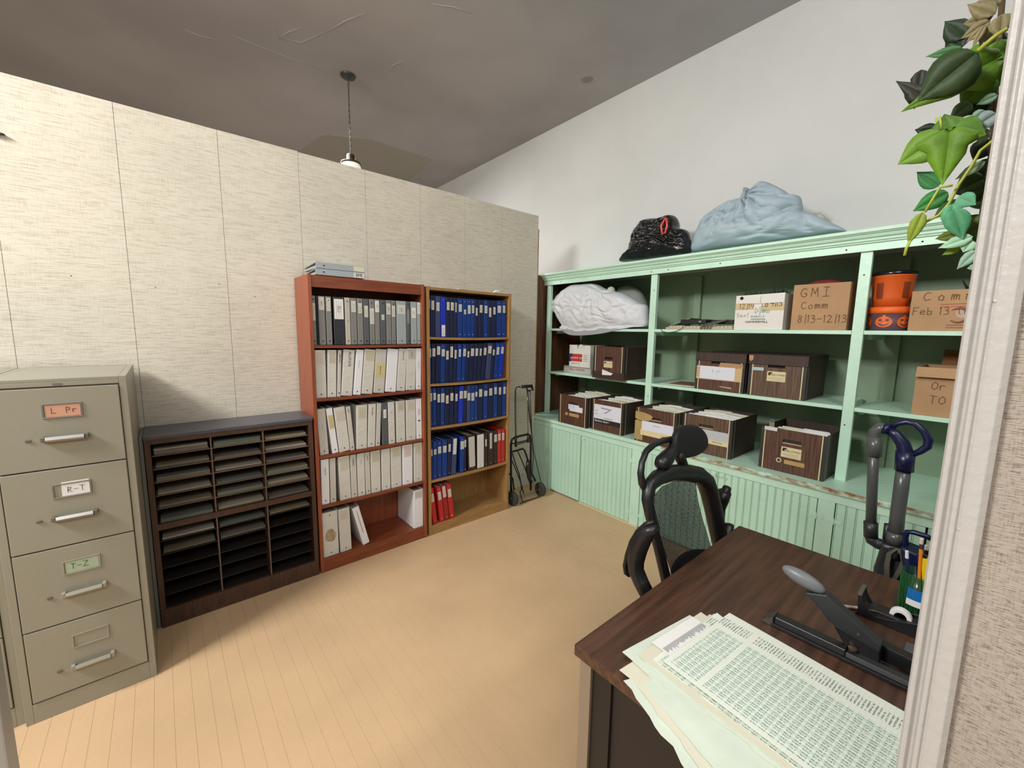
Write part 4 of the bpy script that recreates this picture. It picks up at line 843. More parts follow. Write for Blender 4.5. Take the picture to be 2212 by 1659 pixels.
W_ = .435; q = MB(); q.box(0, .005, 0, W_, 0, .198).box(.005, .33, 0, .005, 0, .198).box(.005, .33, W_-.005, W_, 0, .198).box(.325, .33, .005, W_-.005, 0, .198).box(.005, .325, .005, W_-.005, 0, .005); q.build('box_body', m_card, t)
handwriting(t, 'Comm', .040, (-.0012, .39, .150), FT, (0, 0, 1), m_inkbrown, adv=1.2); handwriting(t, 'Feb 13 to', .036, (-.0012, .425, .080), FT, (0, 0, 1), m_inkbrown, adv=.72)
for k in range(2): MB().box(-.001, 0, .18, .33, .128-.012*k, .131-.012*k).build('printed_line', m_red if k else mat('brown_print', '87503a', .7), t)
q = MB(); q.tube([(-.0012, .262+.036*math.cos(a), .075+.034*math.sin(a)) for a in [math.pi*(.25+k*.15) for k in range(11)]], [.002, .004, .006, .007, .007, .007, .006, .006, .005, .004, .002], 6, flat=((1, 0, 0), 1)); q.build('printed_swirl', mat('brown_print', '87503a', .7), t)
q = MB(); q.lathe([(0, -.0014), (.022, -.0014), (.022, 0)], (0, .250, .083), 18, axis='x'); q.build('printed_disc', mat('pale_disc', 'b39f8a', .7), t)
for k in range(2): MB().box(-.001, 0, .215, .30, .026-.012*k, .030-.012*k).build('printed_line', mat('brown_print', '87503a', .7), t)
tw = MB(); tw.tube([(.1, .24, .15), (.1, .255, .215), (.1, .275, .255)], [.008, .006, .001], 6); o = tw.build('black_plume', m_gap); o.matrix_basis = GM @ Matrix.Translation((.215, -.12, ZT)); tag(o, 'thin black pointed tip sticking up behind the Comm Feb 13 box', 'tip')
# orange pails
t = gthing('candy_pail', 'orange plastic pail printed with two pumpkin faces, under another', 'pail', .315, .407, ZT+.0008, group='stacked orange pails')
MB().lathe([(.080, 0), (.084, .004), (.086, .092)], seg=36).build('printed_band', m_purple, t, smooth=True)
MB().lathe([(.087, .090), (.090, .096), (.092, .100), (.092, .122), (.086, .126), (.08, .127)], seg=36).build('rim', m_orange2, t, smooth=True)
for ang in (math.pi*.97, math.pi*1.30, math.pi*.62):
    cx, cy = math.cos(ang), math.sin(ang); R_ = .0865
    def onc(s_, z, off): a = ang-s_/R_; return ((R_+off)*math.cos(a), (R_+off)*math.sin(a), z)
    def disc(cs, cz, rx, rz, off, nm, mt, ptsf=None):
        P = ptsf or [(cs+rx*math.cos(k*math.pi/10), cz+rz*math.sin(k*math.pi/10)) for k in range(20)]
        vs = [onc(a, b_, off) for a, b_ in P]; c0 = onc(sum(p[0] for p in P)/len(P), sum(p[1] for p in P)/len(P), off); q = MB(); n = len(vs)
        q.add(vs+[c0], [(i, (i+1) % n, n) for i in range(n)]); q.build(nm, mt, t)
    disc(0, .046, .036, .029, .0008, 'pumpkin_print', m_orange2); disc(0, 0, 0, 0, .0009, 'stalk_print', m_orange2, [(-.005, .072), (.005, .072), (.004, .082), (-.006, .083)])
    disc(-.014, .056, .007, .006, .0014, 'eye_print', m_purple); disc(.014, .056, .007, .006, .0014, 'eye_print', m_purple)
    disc(0, 0, 0, 0, .0014, 'smile_print', m_purple, [(-.026, .042), (-.018, .034), (-.008, .030), (.008, .030), (.018, .034), (.026, .042), (.016, .028), (.006, .023), (-.006, .023), (-.016, .028)])
t = gthing('candy_pail', 'upper orange pail with black lid and darker window shapes', 'pail', .315, .407, ZT+.129, group='stacked orange pails')
MB().lathe([(.074, 0), (.082, .05), (.088, .155), (.091, .158), (.091, .170)], seg=36).build('pail_body', m_orange, t, smooth=True)
MB().lathe([(.092, .164), (.094, .168), (.094, .180), (.088, .184), (0, .184)], seg=36).build('lid', m_lid, t, smooth=True)
for ang in (math.pi*.84, math.pi*1.27):
    vs = []; q = MB()
    for j in range(7):
        z = .04+.014*j
        for i in range(6):
            s_ = -.017+.034*i/5; R_ = (.074+(z/.05)*.008 if z < .05 else .082+(z-.05)/.105*.006)+.0012; a = ang-s_/R_; vs.append((R_*math.cos(a), R_*math.sin(a), z+(.006 if (i in (0, 5) and j == 0) else 0)))
    q.add(vs, [(j*6+i, j*6+i+1, j*6+i+7, j*6+i+6) for j in range(6) for i in range(5)]); q.build('dark_window', m_dorange, t)
# keyboards, black gadgets and cords
def keyboard(v, u, z, ln, label):
    t = gthing('keyboard', label, 'keyboard', v, u, z, 0, 'old cream keyboards'); MB().prism([(0, 0), (.16, 0), (.16, .026), (.0, .014)], 'y', 0, ln).build('keyboard_case', mat('keyboard_cream', 'b3aa8e', .5), t, bevel=.003)
    q = MB(); n = int((ln-.02)/.0265)
    for r_ in range(5):
        for k in range(n): x = .016+r_*.026; y = .012+k*.0265; z0 = .0145+r_*.002; q.box(x, x+.021, y, y+.022, z0, z0+.008)
    o = q.build('key_block', mat('key_caps', 'c2bba2', .5), t); o['kind'] = 'stuff'; return t
keyboard(.205, 1.175, ZT+.0008, .215, 'cream keyboard on the upper shelf, next to the white carton')
keyboard(.205, 1.395, ZT+.0008, .270, 'cream keyboard under the tilted black tablet, near the middle post')
t = gthing('tablet', 'tilted black tablet with pale edge leaning on the keyboards', 'tablet', .375, 1.745, ZT+.004)
MB().box(0, .18, -.20, 0, 0, .018, Matrix.Rotation(math.radians(-20), 4, 'X')).build('tablet_body', m_black, t, bevel=.003); MB().box(-.002, 0, -.20, 0, .012, .018, Matrix.Rotation(math.radians(-20), 4, 'X')).build('pale_edge', mat('edge_grey', '8d9090', .4), t)
t = gthing('modem', 'flat black box with small triangle mark lying on keyboards', 'electronics', .23, 1.37, ZT+.0385); MB().box(0, .15, 0, .19, 0, .034).build('case', m_black, t, bevel=.003); MB().prism([(.03, .022), (.055, .022), (.042, .010)], 'x', -.001, 0).build('logo', m_inkfaint, t)
t = gthing('modem', 'second low black box behind the coiled grey cords', 'electronics', .25, 1.19, ZT+.0385); MB().box(0, .14, 0, .15, 0, .028).build('case', m_black, t, bevel=.003)
t = gthing('cord_loop', 'thin black cord looping down over the upper shelf edge', 'cord', .195, 1.60, ZT)
MB().tube([(.06, -.10, .03), (.0, -.09, .025), (-.008, -.07, .002), (-.006, -.03, -.016), (-.006, .03, -.026), (-.006, .08, -.018), (-.008, .095, .004), (.0, .085, .02), (.04, .04, .034)], .0022, 6).build('cord', m_black, t)
t = gthing('cord_coil', 'grey coiled cords over the cream keyboard by the carton', 'cord', .195, 1.20, ZT+.028)
for k in range(4): MB().tube([(-.003, .18-.02*k, -.024), (-.006, .175-.02*k, -.005), (.01, .15-.018*k, .012), (.03, .08-.02*k, .028+.004*k), (.06, .0, .03)], .004, 7).build('cord', m_cordg, t)

# ---- sacks
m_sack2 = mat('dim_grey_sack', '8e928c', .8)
def sack(outline, v, name, label, cat, material, df, db, fold, fs, seed, rings=18, pins=(), clamp=None, shelfz=None):
    P = [gv(x, y, v) for x, y in outline]; t = gthing(name, label, cat, v, 0, 0)
    mb = inflate([(p.y, p.z) for p in P], df, db, rings, fold, fs, seed, 5)
    Q = [(gv(x, y, v-df*.7), n_, amp, rad) for x, y, n_, amp, rad in pins]; out = []
    for (vv, u, z) in mb.v:
        d_ = 0
        for p, n_, amp, rad in Q:                       # folds radiating from a gathered point
            du, dz = u-p.y, z-p.z; r_ = math.hypot(du, dz)+1e-5; a = math.atan2(dz, du)
            wob_ = noise.noise(Vector((u*9, z*9, seed)))*1.6
            g = abs(math.sin(a*n_/2+wob_+r_*6)); d_ += amp*(g**.6-.55)*math.exp(-(r_/rad)**2)*min(1, r_/.02)
        w0 = Vector((u*5+seed, z*5, 0)); wq = noise.noise(w0)*.12; rr = 1-abs(noise.noise(Vector(((u+wq)*fs*1.1, (z+wq)*fs*2.4, seed+7))))*2.4
        d_ += fold*.7*max(-.6, rr)
        inner = min(1, abs(vv)/(df*.35+1e-6))
        if vv <= 0: vv -= d_*inner
        else: vv += d_*.3*inner
        if shelfz and z < shelfz+.02: vv = min(vv, clamp)
        out.append((vv, u, z))
    mb.v = out; o = mb.build('cloth', material, t, smooth=True); subsurf(o); return t
t = sack([(1196, 655), (1206, 640), (1222, 625), (1240, 614), (1262, 613), (1285, 612), (1305, 622), (1325, 628), (1345, 633), (1368, 645), (1385, 655), (1400, 661), (1402, 685), (1401, 704), (1380, 708), (1350, 714), (1318, 721), (1280, 725), (1246, 724), (1226, 712), (1213, 696), (1204, 680), (1195, 668)], .30, 'cloth_sack', 'bulging white cloth sack spilling over the upper left green shelf', 'bag', m_sack, .135, .10, .014, 9, 2, 30, pins=((1292, 628, 11, .060, .19), (1356, 662, 10, .040, .10), (1200, 658, 7, .035, .17)), clamp=-.106, shelfz=1.552)
for (x, y, r) in ((1292, 622, .040), (1320, 625, .038), (1268, 614, .026)):
    p = gv(x, y, .30); MB().lathe([(0, -r), (r*.7, -r*.7), (r, 0), (r*.7, r*.7), (0, r)], (p.x-.30, p.y, p.z-.012), 14).build('fluffy_tuft', m_fur, t, smooth=True)
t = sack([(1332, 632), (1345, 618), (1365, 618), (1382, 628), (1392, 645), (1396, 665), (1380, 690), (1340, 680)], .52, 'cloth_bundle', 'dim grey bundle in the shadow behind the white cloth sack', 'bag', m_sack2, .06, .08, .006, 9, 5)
t = sack([(1340, 566), (1352, 553), (1362, 548), (1361, 530), (1366, 512), (1376, 494), (1388, 478), (1406, 472), (1428, 471), (1442, 466), (1456, 465), (1463, 476), (1466, 492), (1484, 497), (1490, 515), (1494, 530), (1490, 546), (1470, 552), (1420, 558), (1370, 564)], .38, 'trash_bag', 'black plastic bag with red drawstring on top of the green shelving', 'bag', m_trash, .10, .12, .020, 13, 8, 26, pins=((1456, 470, 16, .022, .16), (1385, 540, 12, .02, .10)))
P = [gv(x, y, .26) for x, y in ((1437, 472), (1428, 488), (1430, 505), (1437, 503), (1441, 488), (1440, 473))]
MB().tube([(p.x-.38, p.y, p.z) for p in P], .006, 6, closed=True, flat=((1, 0, 0), 1.6)).build('red_drawstring', m_redtie, t, smooth=True)
t = sack([(1497, 546), (1494, 530), (1498, 512), (1508, 494), (1515, 478), (1530, 464), (1552, 450), (1580, 436), (1604, 428), (1612, 408), (1620, 408), (1622, 420), (1640, 402), (1656, 393), (1690, 408), (1710, 421), (1729, 424), (1734, 445), (1736, 458), (1765, 466), (1800, 482), (1832, 500), (1800, 507), (1740, 515), (1660, 526), (1560, 538)], .44, 'sheet_bundle', 'large pale blue cloth bundle on top of the green shelving', 'bag', m_bluecloth, .13, .14, .010, 6, 11, 34, pins=((1606, 424, 11, .055, .24), (1548, 462, 9, .040, .14), (1734, 440, 8, .035, .34), (1640, 505, 7, .03, .22)))
p = gv(1768, 468, .66); t = gthing('fluffy_tuft', 'fluffy grey white tuft behind the pale blue cloth bundle', 'stuffing', p.x, p.y, p.z-.02)
q = MB(); rg = random.Random(9)
for k in range(500):
    a = rg.uniform(0, 6.28); e_ = rg.uniform(-.3, 1.5); r = rg.uniform(.03, .055); d = Vector((math.cos(a)*math.cos(e_), math.sin(a)*math.cos(e_)*1.4, math.sin(e_))); b_ = d*r*.4; c = d*r*1.1+Vector((rg.uniform(-.01, .01), rg.uniform(-.01, .01), rg.uniform(-.01, .01)))
    q.add([b_-Vector((0, .001, 0)), b_+Vector((0, .001, 0)), c], [(0, 1, 2)])
o = q.build('fluff', m_fur, t); o['kind'] = 'stuff'
MB().lathe([(0, -.03), (.03, -.02), (.04, 0), (.03, .025), (0, .035)], seg=12).build('fluff_core', m_fur, t, smooth=True)

# ================================================================== LUGGAGE CART
t = thing('luggage_cart', 'folding black tube luggage cart with two wheels beside the oak bookcase', 'cart', (2.40, 2.62, 0))
YK = 2.62
def ck(x, y, Y=YK): return aty(1060+x*.187, 800+y*.187, Y)
def kt(name, pts, r, mt=m_steel, Y=YK, **k): return MB().tube([ck(x, y, Y) for x, y in pts], r, 8, **k).build(name, mt, t, world=True, smooth=True)
kt('main_frame', [(238, 1400), (235, 1200), (235, 1000), (235, 850), (245, 800), (275, 778), (340, 758), (430, 738), (455, 755), (463, 800), (463, 1000), (463, 1200), (463, 1385)], .010)
kt('inner_frame', [(270, 1380), (255, 1250), (215, 1195)], .007); kt('inner_frame', [(225, 950), (245, 940), (310, 925), (370, 905), (392, 925), (420, 1010), (450, 1090), (470, 1180), (515, 1275)], .009)
kt('wire_strut', [(248, 950), (290, 1090), (330, 1200), (350, 1310), (355, 1380), (335, 1405)], .005); kt('wire_strut', [(245, 1040), (300, 1170), (350, 1300), (375, 1400), (385, 1450)], .005); kt('wire_strut', [(312, 932), (350, 1020), (400, 1140), (445, 1260), (460, 1330)], .005)
kt('crossbar', [(236, 850), (300, 838), (380, 820), (440, 800)], .006); kt('crossbar', [(300, 858), (435, 822)], .004)
kt('handle_bar', [(288, 790), (284, 600), (282, 400), (284, 230), (296, 200), (320, 190), (345, 188)], .0045); kt('handle_bar', [(433, 790), (430, 600), (428, 400), (424, 225)], .0045, mat('chrome_rod', '8f8a80', .25, 1))
MB().tube([ck(300, 770), ck(298, 500), ck(297, 300), ck(292, 240)], .0025, 6).build('chrome_rod', m_chrome, t, world=True)
kt('grip', [(358, 190), (400, 186), (475, 180)], .014, m_black); kt('grip_collar', [(340, 191), (358, 190)], .010, m_chrome)
kt('grip_bracket', [(475, 182), (482, 215), (488, 230)], .010, m_black); kt('grip_bracket', [(415, 200), (425, 235), (460, 235)], .008, m_black)
for pts in ([(418, 240), (430, 380), (450, 560), (475, 760)], [(455, 240), (462, 420), (475, 700), (490, 900), (535, 1100), (585, 1310)], [(430, 240), (455, 520), (480, 800), (490, 1000), (480, 1180)]): kt('bungee_cord', pts, .0035, m_black)
kt('slider_clip', [(290, 760), (292, 880)], .012, m_black); kt('slider_clip', [(432, 740), (434, 830)], .012, m_black)
kt('hook_bundle', [(432, 1040), (425, 1120), (440, 1230), (465, 1290)], .018, m_black)
MB().tube([(2.262, 2.615, .063), (2.615, 2.625, .063)], .007, 10).build('axle', m_chrome, t, world=True)
MB().box(2.33, 2.57, 2.585, 2.60, .005, .012).build('foot_plate', mat('dull_steel', '7d766a', .4, .7), t, world=True); MB().tube([(2.35, 2.62, .10), (2.36, 2.595, .012), (2.55, 2.59, .012), (2.55, 2.62, .10)], .005, 8).build('foot_bracket', m_steel, t, world=True)
for x in (2.262, 2.602):
    wq = MB().lathe([(.016, -.014), (.040, -.016), (.043, -.018), (.058, -.018), (.064, -.010), (.064, .010), (.058, .018), (.043, .018), (.040, .016), (.016, .014)], (x, 2.618, .064), 28, axis='x').build('wheel', m_rubber, t, world=True, smooth=False)
    MB().lathe([(0, -.022), (.008, -.021), (.010, -.016), (.010, .016), (.008, .021), (0, .022)], (x, 2.618, .064), 14, axis='x').build('hub_cap', m_chrome, wq, world=True)
    for k in range(6): a = k*math.pi/3; MB().tube([(x, 2.618+.014*math.cos(a), .064+.014*math.sin(a)), (x, 2.618+.042*math.cos(a), .064+.042*math.sin(a))], .004, 6).build('spoke', m_black, wq, world=True)

# ================================================================== PENDANT LAMP behind the partition
t = thing('pendant_lamp', 'dark pendant lamp with white glass shade hanging behind the partition', 'lamp', (1.462, 4.05, 0))
MB().lathe([(0, CZ-.034), (.03, CZ-.032), (.058, CZ-.018), (.066, CZ-.004), (.066, CZ-.001)], (1.462, 4.05, 0), 28).build('canopy', m_greyd, t, world=True, smooth=True)
zt, zb = CZ-.034, 3.10
MB().tube([(1.466, 4.05, zt), (1.462, 4.052, (zt+zb)/2), (1.462, 4.05, zb)], .003, 6).build('lamp_cord', mat('brown_cord', '5b4a3a', .6), t, world=True)
n = 26
for k in range(n):
    z = zt-(zt-zb)*(k+.5)/n; a = (k % 2)*math.pi/2; L_ = (zt-zb)/n*.62
    MB().tube([(1.462+.006*math.cos(a)*math.cos(b_), 4.05+.006*math.sin(a)*math.cos(b_), z+L_*math.sin(b_)) for b_ in [j*math.pi/3 for j in range(6)]], .0016, 5, closed=True).build('chain_link', m_greyd, t, world=True)
MB().lathe([(0, 3.112), (.03, 3.110), (.036, 3.102), (.036, 3.06), (.045, 3.05), (.085, 3.040), (.090, 3.030), (.086, 3.026)], (1.462, 4.05, 0), 24).build('socket_cap', mat('bronze', '3e3830', .35, .5), t, world=True, smooth=True)
MB().lathe([(.066, 3.034), (.080, 3.022), (.090, 2.985), (.115, 2.93), (.14, 2.87), (.15, 2.82), (.145, 2.82), (.135, 2.865), (.108, 2.93), (.083, 2.985), (.06, 3.02)], (1.462, 4.05, 0), 32).build('glass_shade', m_glass, t, world=True, smooth=True)

# ================================================================== UPRIGHT VACUUM behind the desk
t = thing('vacuum_cleaner', 'upright vacuum cleaner of grey tubes with navy looped handle behind the desk', 'vacuum', (2.3, 0.2, 0))
def vk(pts, r, name, mt, X=2.3, **k): return MB().tube([atx(x, y, X) for x, y in pts], r, 12, **k).build(name, mt, t, world=True, smooth=True)
vk([(1888, 962), (1885, 1030), (1881, 1138)], .019, 'wand_tube', m_grey)
vk([(1889, 968), (1888, 945), (1891, 932), (1901, 925), (1916, 925)], .023, 'elbow_joint', m_grey)
vk([(1889, 985), (1889, 944)], .026, 'wand_collar', m_grey)
vk([(1881, 1128), (1881, 1160)], .025, 'wand_collar', m_greyd); vk([(1881, 1155), (1884, 1167), (1896, 1174), (1912, 1179)], .024, 'elbow_joint', m_greyd); vk([(1905, 1177), (1930, 1186)], .022, 'elbow_joint', m_greyd)
vk([(1908, 924), (1922, 928)], .025, 'handle_ring', m_navy); vk([(1916, 927), (1935, 938), (1950, 957), (1957, 980), (1955, 1000)], [.018, .021, .024, .026, .028], 'handle_neck', m_navy)
vk([(1956, 975), (1953, 1017)], .031, 'handle_sleeve', m_navy)
vk([(1922, 926), (1938, 915), (1958, 911), (1978, 916), (1996, 932), (2006, 950), (2003, 965), (1988, 975), (1968, 984)], [.009, .012, .013, .013, .014, .015, .015, .013, .010], 'handle_loop', m_navy)
vk([(1952, 1010), (1946, 1060), (1939, 1110), (1934, 1162)], [.024, .025, .025, .026], 'upper_tube', m_grey); vk([(1935, 1150), (1932, 1172)], .031, 'tube_collar', m_grey)
vk([(1917, 1132), (1913, 1165)], .011, 'release_clip', m_greyd)
p = atx(1932, 1190, 2.3)
MB().prism([(-.05, .0), (.045, .0), (.06, -.12), (.055, -.40), (-.055, -.40), (-.058, -.12)], 'x', -.035, .035, Matrix.Translation((2.3, p.y-.005, p.z+.03))).build('motor_column', m_greyd, t, world=True, bevel=.012)
MB().lathe([(0, .08), (.12, .08), (.13, .10), (.13, .26), (.11, .32), (0, .33)], (2.3, p.y-.06, 0), 24).build('dust_canister', m_navy, t, world=True, smooth=False, bevel=.004)
MB().box(2.08, 2.38, p.y-.20, p.y+.14, .02, .09).build('floor_head', m_greyd, t, world=True, bevel=.012)
for sx in (2.12, 2.34): MB().lathe([(0, -.01), (.03, -.01), (.03, .01), (0, .01)], (sx, p.y+.145, .031), 16, axis='y').build('wheel', m_rubber, t, world=True)
vk([(1957, 1195), (1956, 1160), (1960, 1149), (1975, 1150), (2000, 1158), (2016, 1166)], .010, 'carry_handle', m_navy, X=2.25)
MB().prism([(0.0, 0), (-.13, -.02), (-.15, -.10), (-.02, -.10)], 'x', 2.20, 2.30, Matrix.Translation((0, atx(1948, 1170, 2.25).y, atx(1948, 1172, 2.25).z))).build('canister_top', m_navy, t, world=True, bevel=.01)
for k in range(3):
    dx = k*3
    vk([(1914+dx, 1262), (1913+dx, 1220), (1918+dx, 1196), (1932+dx, 1188-k), (1946+dx, 1197), (1949+dx, 1212), (1940+dx, 1232), (1925+dx, 1258)], .0045, 'power_cord', m_cordg, X=2.24-.006*k)
vk([(1930, 1186), (1931, 1205)], .016, 'cord_hook', m_greyd, X=2.25)

# ================================================================== OFFICE CHAIR (faces the desk, seen from behind and to the side)
t = thing('office_chair', 'black mesh office chair with headrest and raised armrests at the desk', 'chair', (1.47, 0.55, 0))
CN_ = Vector((0, 1, -.18)).normalized(); CP0 = Vector((1.47, .70, .8))
def cp(x, y, off=0): return atp(x, y, CP0+CN_*off, CN_)
def ct(pts, r, name, mt=m_black, off=0, seg=12, **k): return MB().tube([cp(x, y, off) for x, y in pts], r, seg, **k).build(name, mt, t, world=True, smooth=True)
fr = [(1452, 1330), (1446, 1290), (1438, 1250), (1428, 1205), (1417, 1160), (1406, 1118), (1399, 1080), (1402, 1050), (1420, 1032), (1448, 1022), (1480, 1021), (1508, 1026), (1524, 1040), (1533, 1065), (1541, 1100), (1549, 1140), (1558, 1180), (1566, 1225), (1574, 1270)]
ct(fr, [.016, .017, .018, .018, .018, .019, .021, .024, .028, .031, .033, .035, .037, .037, .036, .035, .034, .032, .030], 'back_frame', flat=(tuple(CN_), 1.0), seg=14)
mesh1 = MB(); N_ = 36
def lerp(a, b, u): return (a[0]+(b[0]-a[0])*u, a[1]+(b[1]-a[1])*u)
topc = [(1412, 1076), (1428, 1050), (1460, 1040), (1490, 1036), (1503, 1036)]; botc = [(1455, 1250), (1470, 1240), (1500, 1222), (1522, 1208), (1540, 1196)]
def cv(c, u): k = min(int(u*(len(c)-1)), len(c)-2); return lerp(c[k], c[k+1], u*(len(c)-1)-k)
rt = [(1503, 1036), (1508, 1065), (1517, 1100), (1530, 1150), (1540, 1196)]; lt = [(1406, 1070), (1416, 1110), (1428, 1160), (1441, 1205), (1455, 1250)]
for lay, (off, ph) in enumerate(((.0, 0), (-.004, .3))):
    for i in range(N_):
        u = (i+ph)/N_; vv = []
        K = 7
        for j in range(K+1):
            s_ = j/K; pl = cv(lt, s_); pr_ = cv(rt, s_); y0 = cv(topc, u)[1]+(cv(botc, u)[1]-cv(topc, u)[1])*s_
            x = pl[0]+(pr_[0]-pl[0])*u; P = cp(x, y0, off+.02*math.sin(math.pi*u)*-1)
            vv.append(P)
        wd_ = Vector((.0022, 0, 0)); base = len(mesh1.v)
        for P in vv: mesh1.v += [tuple(P-wd_), tuple(P+wd_)]
        for j in range(K): a = base+2*j; mesh1.f.append((a, a+1, a+3, a+2))
o = mesh1.build('mesh_back', m_blackm, t, world=True); o['kind'] = 'stuff'
def infl(pts, off, name, mt, df, db, rings=8, fold=0.0):
    P = [cp(x, y, off) for x, y in pts]; mb = inflate([(p.x, p.z) for p in P], df, db, rings, fold, 6)
    yc = sum(p.y for p in P)/len(P); zc = sum(p.z for p in P)/len(P)
    mb.v = [(u, yc+(z-zc)*.18-v, z) for v, u, z in mb.v]; mb.f = mb.f
    o = mb.build(name, mt, t, world=True, smooth=True); return o
infl([(1444, 1262), (1452, 1222), (1466, 1202), (1486, 1190), (1512, 1186), (1532, 1192), (1545, 1225), (1548, 1290), (1500, 1330), (1455, 1310)], .022, 'lumbar_support', m_black, .012, .014)
hd = infl([(1460, 934), (1470, 922), (1486, 917), (1502, 919), (1517, 927), (1527, 941), (1530, 958), (1524, 972), (1508, 983), (1486, 989), (1467, 991), (1457, 980), (1455, 955)], .0, 'headrest', m_blackm, .030, .014, rings=12)
ct([(1472, 921), (1464, 929), (1459, 946), (1456, 962), (1450, 976), (1441, 988), (1432, 999), (1427, 1006), (1424, 1009)], [.007, .012, .015, .017, .022, .028, .030, .024, .006], 'neck_roll', m_black, off=-.004, seg=16)
q = MB()
for k in range(13):
    a, b_ = cp(1477+k*2.0, 939+(.35*k), .020), cp(1476+k*2.0, 955+(.35*k), .020); q.tube([a, b_], .0016, 5)
o = q.build('headrest_slats', mat('slat_grey', '4a4a4c', .5), t, world=True)
ct([(1464, 978), (1472, 995), (1480, 1018)], .020, 'headrest_stem', m_black, off=.006, flat=(tuple(CN_), 1.0))
ct([(1396, 1062), (1387, 1045), (1384, 1022), (1387, 998), (1396, 975), (1412, 960), (1432, 952), (1458, 948)], [.012, .013, .012, .011, .011, .012, .012, .012], 'hanger_bar', off=.010)
AX = 1.14
def ak(pts, r, name, mt=m_black, X=AX, **k): return MB().tube([atx(x, y, X) for x, y in pts], r, 12, **k).build(name, mt, t, world=True, smooth=True)
ak([(1417, 1141), (1403, 1147), (1389, 1162), (1379, 1185), (1373, 1210), (1374, 1232), (1385, 1258), (1398, 1284)], [.014, .022, .028, .029, .028, .026, .025, .024], 'armrest_body', flat=((1, 0, 0), 1.0))
ak([(1412, 1127), (1396, 1132), (1378, 1149), (1365, 1171), (1356, 1198), (1351, 1222), (1353, 1238), (1360, 1246)], [.008, .010, .011, .011, .011, .011, .010, .004], 'armrest_pad', m_black, flat=((1, 0, 0), .8))
ak([(1551, 1140), (1553, 1098), (1560, 1078), (1566, 1062)], [.024, .026, .028, .026], 'armrest_body', X=1.79, flat=((1, 0, 0), 1.0)); ak([(1556, 1092), (1566, 1066), (1571, 1052)], [.020, .021, .016], 'armrest_pad', X=1.80)
for x in (AX, 1.76): MB().tube([(x, .650, .70 if x < 1.4 else .73), (x, .648, .66), (x, .645, .60), (x+(.08 if x < 1.4 else -.08), .62, .52), (x+(.16 if x < 1.4 else -.16), .62, .50)], .02, 10).build('arm_bracket', m_black, t, world=True, smooth=True)
MB().box(1.24, 1.70, .17, .60, .44, .50).build('seat', m_blackm, t, world=True, bevel=.02); MB().tube([(1.47, .68, .66), (1.47, .64, .52), (1.47, .45, .42)], .03, 10).build('spine_bracket', m_black, t, world=True, smooth=True)
MB().lathe([(.026, .12), (.026, .40), (.05, .41), (.05, .44)], (1.47, .42, 0), 16).build('gas_lift', m_chrome, t, world=True)
for k in range(5):
    a = k*2*math.pi/5+.3; ex, ey = 1.47+.28*math.cos(a), .42+.28*math.sin(a)
    MB().tube([(1.47, .42, .12), (ex, ey, .075)], [.028, .016], 8).build('base_leg', m_black, t, world=True, smooth=True)
    MB().lathe([(0, -.012), (.026, -.012), (.028, 0), (.026, .012), (0, .012)], (ex, ey, .029), 16, axis='x').build('caster', m_black, t, world=True)

# ================================================================== DESK
DZ = 0.74
t = thing('desk', 'dark walnut-topped metal desk in the lower right', 'desk', (.742, -.95, 0))
MB().box(.742, 1.765, -.95, .612, DZ-.030, DZ).build('desk_top', m_desk, t, world=True, bevel=.0025)
for x0_, x1_ in ((.752, .776), (1.73, 1.752)):
    for y0_, y1_ in ((.565, .598), (-.93, -.897)): MB().box(x0_, x1_, y0_, y1_, 0, DZ-.0305).build('leg', m_deskleg, t, world=True)
MB().box(.760, .775, .510, .564, .04, DZ-.0305).build('side_frame', m_deskblk, t, world=True); MB().box(.760, .775, -.896, -.84, .04, DZ-.0305).build('side_frame', m_deskblk, t, world=True)
MB().box(.768, .775, -.84, .510, .06, DZ-.0305).build('side_panel', mat('desk_panel_brown', '1a1411', .55), t, world=True)
MB().box(1.735, 1.75, -.89, .56, .25, DZ-.031).build('far_panel', m_deskblk, t, world=True)
MB().box(.7755, 1.18, -.88, -.45, .08, DZ-.031).build('drawer_pedestal', m_deskblk, t, world=True, bevel=.004)

# paper ledgers
def sheet(A, ang, Wd, Ln, z, mt, label, nm='ledger_sheet', curl=0.0, jag=0, grp=None, warp=.003, seed=0, slab=.0012, shape=None):
    """A: far corner; local x towards -x world, local y towards -y world"""
    M = Matrix.Translation((A[0], A[1], z)) @ Matrix.Rotation(math.radians(180+ang), 4, 'Z')
    t = thing(nm, label, 'paper', M=M, group=grp); nx, ny = 14, 22; rg = random.Random(seed); q = MB()
    def zf(u, v): return warp*(.5+.5*noise.noise(Vector((u*3+seed, v*3, 1.3))))*(1 if 0 < v < 1 else 1) + curl*max(0, u-.85)**2*20
    for side in (0, 1):
        for j in range(ny+1):
            for i in range(nx+1):
                u, v = i/nx, j/ny; x, y = Wd*u, Ln*v
                if i in (0, nx) or j in (0, ny): x += jag*noise.noise(Vector((u*9+seed, v*14, 0))); y += jag*noise.noise(Vector((u*14, v*9+seed, 5)))
                if shape: x, y = shape(u, v, x, y)
                q.v.append((x, y, zf(u, v)+(slab if side == 0 else 0)))
    n1 = (nx+1)*(ny+1)
    for j in range(ny):
        for i in range(nx):
            a = j*(nx+1)+i; b_, c, d = a+1, a+nx+2, a+nx+1; q.f.append((a, b_, c, d)); q.f.append((n1+a, n1+d, n1+c, n1+b_))
    ed = [(i, i+1) for i in range(nx)]+[(j*(nx+1)+nx, (j+1)*(nx+1)+nx) for j in range(ny)]+[(ny*(nx+1)+i+1, ny*(nx+1)+i) for i in range(nx)][::-1]+[((j+1)*(nx+1), j*(nx+1)) for j in range(ny)][::-1]
    for a, b_ in ed: q.f.append((b_, a, n1+a, n1+b_))
    q.build('sheet', mt, t, smooth=False); return t
